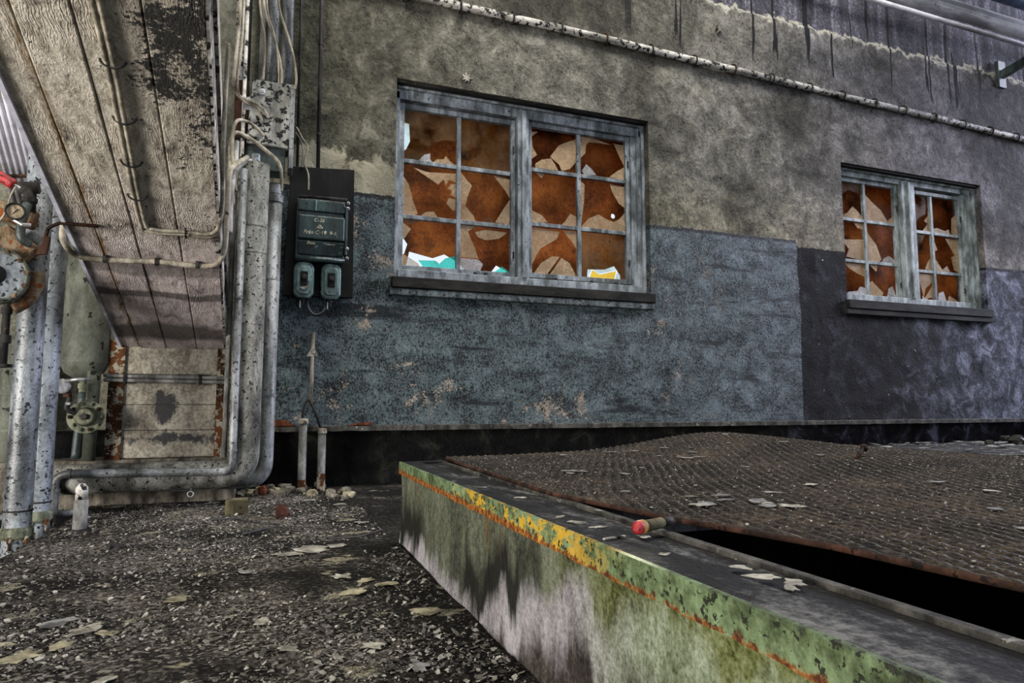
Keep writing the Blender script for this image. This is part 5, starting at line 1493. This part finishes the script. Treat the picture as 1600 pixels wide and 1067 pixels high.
# rubble by the wall foot
labels_r = ('pale lump of rubble among the heap by the wall foot', 'rubble by the wall foot')
k = 0
for i in range(46):
    if i < 34:
        x = random.gauss(0.02, 0.22)
        y = random.uniform(4.62, 5.10)
    else:
        x = random.uniform(0.3, 0.58)
        y = random.uniform(4.3, 5.1)
    s = random.uniform(0.018, 0.05)
    if -0.17 < x < 0.10 and y < 4.72:
        y += 0.15
    if min(math.hypot(x - 0.282, y - 4.93), math.hypot(x - 0.412, y - 4.93)) < 0.07 or (x < -0.14 and y > 4.55):
        continue
    rm = 'stone' if random.random() < 0.8 else 'flake_cream'
    o = rock('rubble_lump', (x, y, -0.002), (s * 1.3, s, s * 0.9), rm, i)
    d_ = ('brownish' if rm == 'stone' else 'pale cream') + (' larger' if s > 0.036 else ' small')
    wh = 'left of the stub pipes' if x < 0.28 else 'right of the stub pipes'
    tag(o, '%s rubble lump at the wall foot %s' % (d_, wh), 'rubble', 'rubble by the wall foot')
o = rock('pink_brick_lump', (0.03, 4.80, 0.0), (0.05, 0.04, 0.055), 'exposed', 77)
tag(o, 'reddish brick lump on top of the rubble by the wall foot', 'brick')

# flat flakes: a few large ones as things, the fine litter as stuff
def flake_shape(cx, cy, cz, r, mm, th=0.002, tilt=0.10, n=7, asp=1.0, zf=None):
    a0 = random.uniform(0, 6.28)
    tx, ty = random.uniform(-tilt, tilt), random.uniform(-tilt, tilt)
    rot = random.uniform(0, math.pi)
    pts = []
    for i in range(n):
        a = a0 + 2 * math.pi * i / n
        rr = r * random.uniform(0.45, 1.25)
        px, py = rr * math.cos(a), rr * asp * math.sin(a)
        pts.append((px * math.cos(rot) - py * math.sin(rot), px * math.sin(rot) + py * math.cos(rot)))
    lift = r * max(abs(tx), abs(ty)) * 0.7
    top = [(cx + x, cy + y, cz + th + lift + x * tx + y * ty) for x, y in pts]
    bot = [(x, y, z - th) for x, y, z in top]
    mm.add(bot + top, [tuple(range(n, 2 * n)), tuple(range(n - 1, -1, -1))] + [(i, (i + 1) % n, n + (i + 1) % n, n + i) for i in range(n)])

def floor_z(x, y):
    return noise.noise((x * 2, y * 2, 0)) * 0.010 + noise.noise((x * 9, y * 9, 3)) * 0.006
big_fl = [(-0.52, 1.95, .060, 'flake_cream'), (-0.45, 2.0, .038, 'flake_cream'), (-0.60, 2.06, .045, 'flake_cream'), (-0.36, 2.06, .035, 'flake_cream'), (-0.50, 2.22, .055, 'flake_grey'), (-0.42, 2.12, .05, 'flake'),
          (0.22, 2.92, .075, 'flake'), (0.12, 2.84, .055, 'flake'), (0.33, 2.98, .050, 'flake'), (0.28, 2.42, .045, 'flake'), (0.36, 2.36, .040, 'flake_cream'), (0.30, 2.22, .045, 'flake_cream'),
          (0.42, 2.28, .04, 'flake_cream'), (-0.02, 2.60, .035, 'flake_grey'), (0.02, 2.02, .04, 'flake'), (0.08, 1.78, .032, 'flake'), (0.28, 1.72, .04, 'flake'), (-0.22, 2.35, .05, 'flake_cream'),
          (-0.30, 1.72, .03, 'flake'), (0.36, 1.56, .035, 'flake_grey'), (-0.15, 1.62, .03, 'flake'), (0.46, 1.95, .045, 'flake_cream'), (0.50, 3.5, .05, 'flake'), (0.46, 4.2, .06, 'flake'), (0.30, 4.45, .05, 'flake')]
for (x, y, r, mt) in big_fl:
    mm = MB()
    flake_shape(x, y, floor_z(x, y) + 0.004, r, mm, 0.0018, 0.05, 13, 0.7)
    o = mm.build('paint_flake', mt)
    nm = {'flake': 'pale grey', 'flake_cream': 'yellowish cream', 'flake_grey': 'dull grey'}[mt]
    tag(o, 'large flat %s paint flake lying on the littered concrete floor' % nm, 'paint flake', 'large %s flakes on the floor' % nm)
for i in range(46):
    if i < 26:
        x, y = random.uniform(0.85, 2.2), random.uniform(0.7, 2.9)
    else:
        x, y = random.choice([(0.93, 2.35), (1.02, 2.1), (1.05, 1.35), (1.15, 1.30), (1.1, 1.45), (1.65, 2.3), (1.72, 2.35)])
        x += random.uniform(-0.06, 0.06)
        y += random.uniform(-0.08, 0.08)
    if x < plate_edge(y) + 0.05:
        continue
    mm = MB()
    flake_shape(x, y, on_plate(x, y) + 0.001, random.uniform(0.014, 0.034), mm, 0.0012, 0.05, 12, 0.7)
    tag(mm.build('plate_flake', 'flake_grey' if i % 3 else 'flake'), ('dull grey' if i % 3 else 'pale') + (' paint flake in a cluster on the ribbed plate' if i >= 26 else ' paint flake lying alone on the ribbed plate'), 'paint flake', 'paint flakes on the ribbed plate')
for (x, y, r) in ((0.64, 1.30, .022), (0.655, 1.24, .020), (0.63, 1.38, .018), (0.69, 1.12, .02), (0.70, 0.86, .022), (0.69, 0.80, .026), (0.71, 0.76, .024), (0.685, 0.74, .016), (0.64, 0.98, .014), (0.66, 1.7, .02), (0.64, 1.95, .018)):
    mm = MB()
    flake_shape(x, y, 0.3505, r, mm, 0.0010, 0.05, 12, 0.6)
    tag(mm.build('curb_flake', 'flake'), 'curled pale paint flake lying on the black curb top', 'paint flake', 'paint flakes on the curb')

lit = MB()
cnt = 0
while cnt < 26000:
    x = random.uniform(-0.90, 0.57)
    y = 1.15 + 3.7 * random.random() ** 1.35
    if y > 4.3 and x < -0.1:
        if random.random() < 0.7:
            continue
    den = noise.noise((x * 2.2, y * 2.2, 8)) * 0.9 + 0.45 - 0.3 * max(0, x - 0.1)
    if random.random() > den:
        cnt += 0.3
        continue
    r = 0.0025 + 0.0085 * random.random() ** 3
    flake_shape(x, y, floor_z(x, y) + 0.001, r, lit, 0.0015, 0.5, 5, 0.8)
    cnt += 1
o = tag(lit.build('floor_litter', 'litter'), 'fine pale and brownish paint chips and grit strewn over the concrete floor', 'litter')
o['kind'] = 'stuff'
mm = MB()
for i in range(7000):
    y = 0.55 + 2.4 * random.random()
    x = random.uniform(plate_edge(y) + 0.02, 3.05)
    flake_shape(x, y, on_plate(x, y) - 0.001, 0.0012 + 0.0032 * random.random() ** 2, mm, 0.0015, 0.3, 5, 0.8)
o = tag(mm.build('plate_litter', 'litter'), 'fine pale grit sprinkled over the ribbed plate', 'litter')
o['kind'] = 'stuff'
mm = MB()
for i in range(420):
    x, y = random.uniform(3.25, 5.6), random.uniform(1.8, 3.25)
    flake_shape(x, y, 0.345, 0.008 + 0.05 * random.random() ** 3, mm, 0.003, 0.1, 6, 0.8)
o = tag(mm.build('platform_litter', 'flake_grey'), 'flat grey scale and flakes on the platform right of the ribbed plate', 'litter')
o['kind'] = 'stuff'
for i in range(9):
    x, y, s = random.uniform(3.6, 5.4), random.uniform(2.7, 3.2), random.uniform(0.03, 0.06)
    o = rock('black_lump', (x, y, 0.333), (s * 1.4, s, s), 'iron', 100 + i)
    tag(o, 'black lump of debris on the platform beyond the ribbed plate', 'debris', 'black lumps on the platform')
# crumbs on the window sills
for i, (x, z) in enumerate(((1.60, 1.648), (1.69, 1.648), (2.32, 1.648), (2.66, 1.648), (2.90, 1.648))):
    o = rock('sill_crumb', (x, 5.105, z - 0.003), (0.030, 0.022, 0.030), 'iron', 50 + i)
    tag(o, 'black crumb of dirt on the sill of the window with the whole panes', 'dirt crumb', 'crumbs on the window sill')
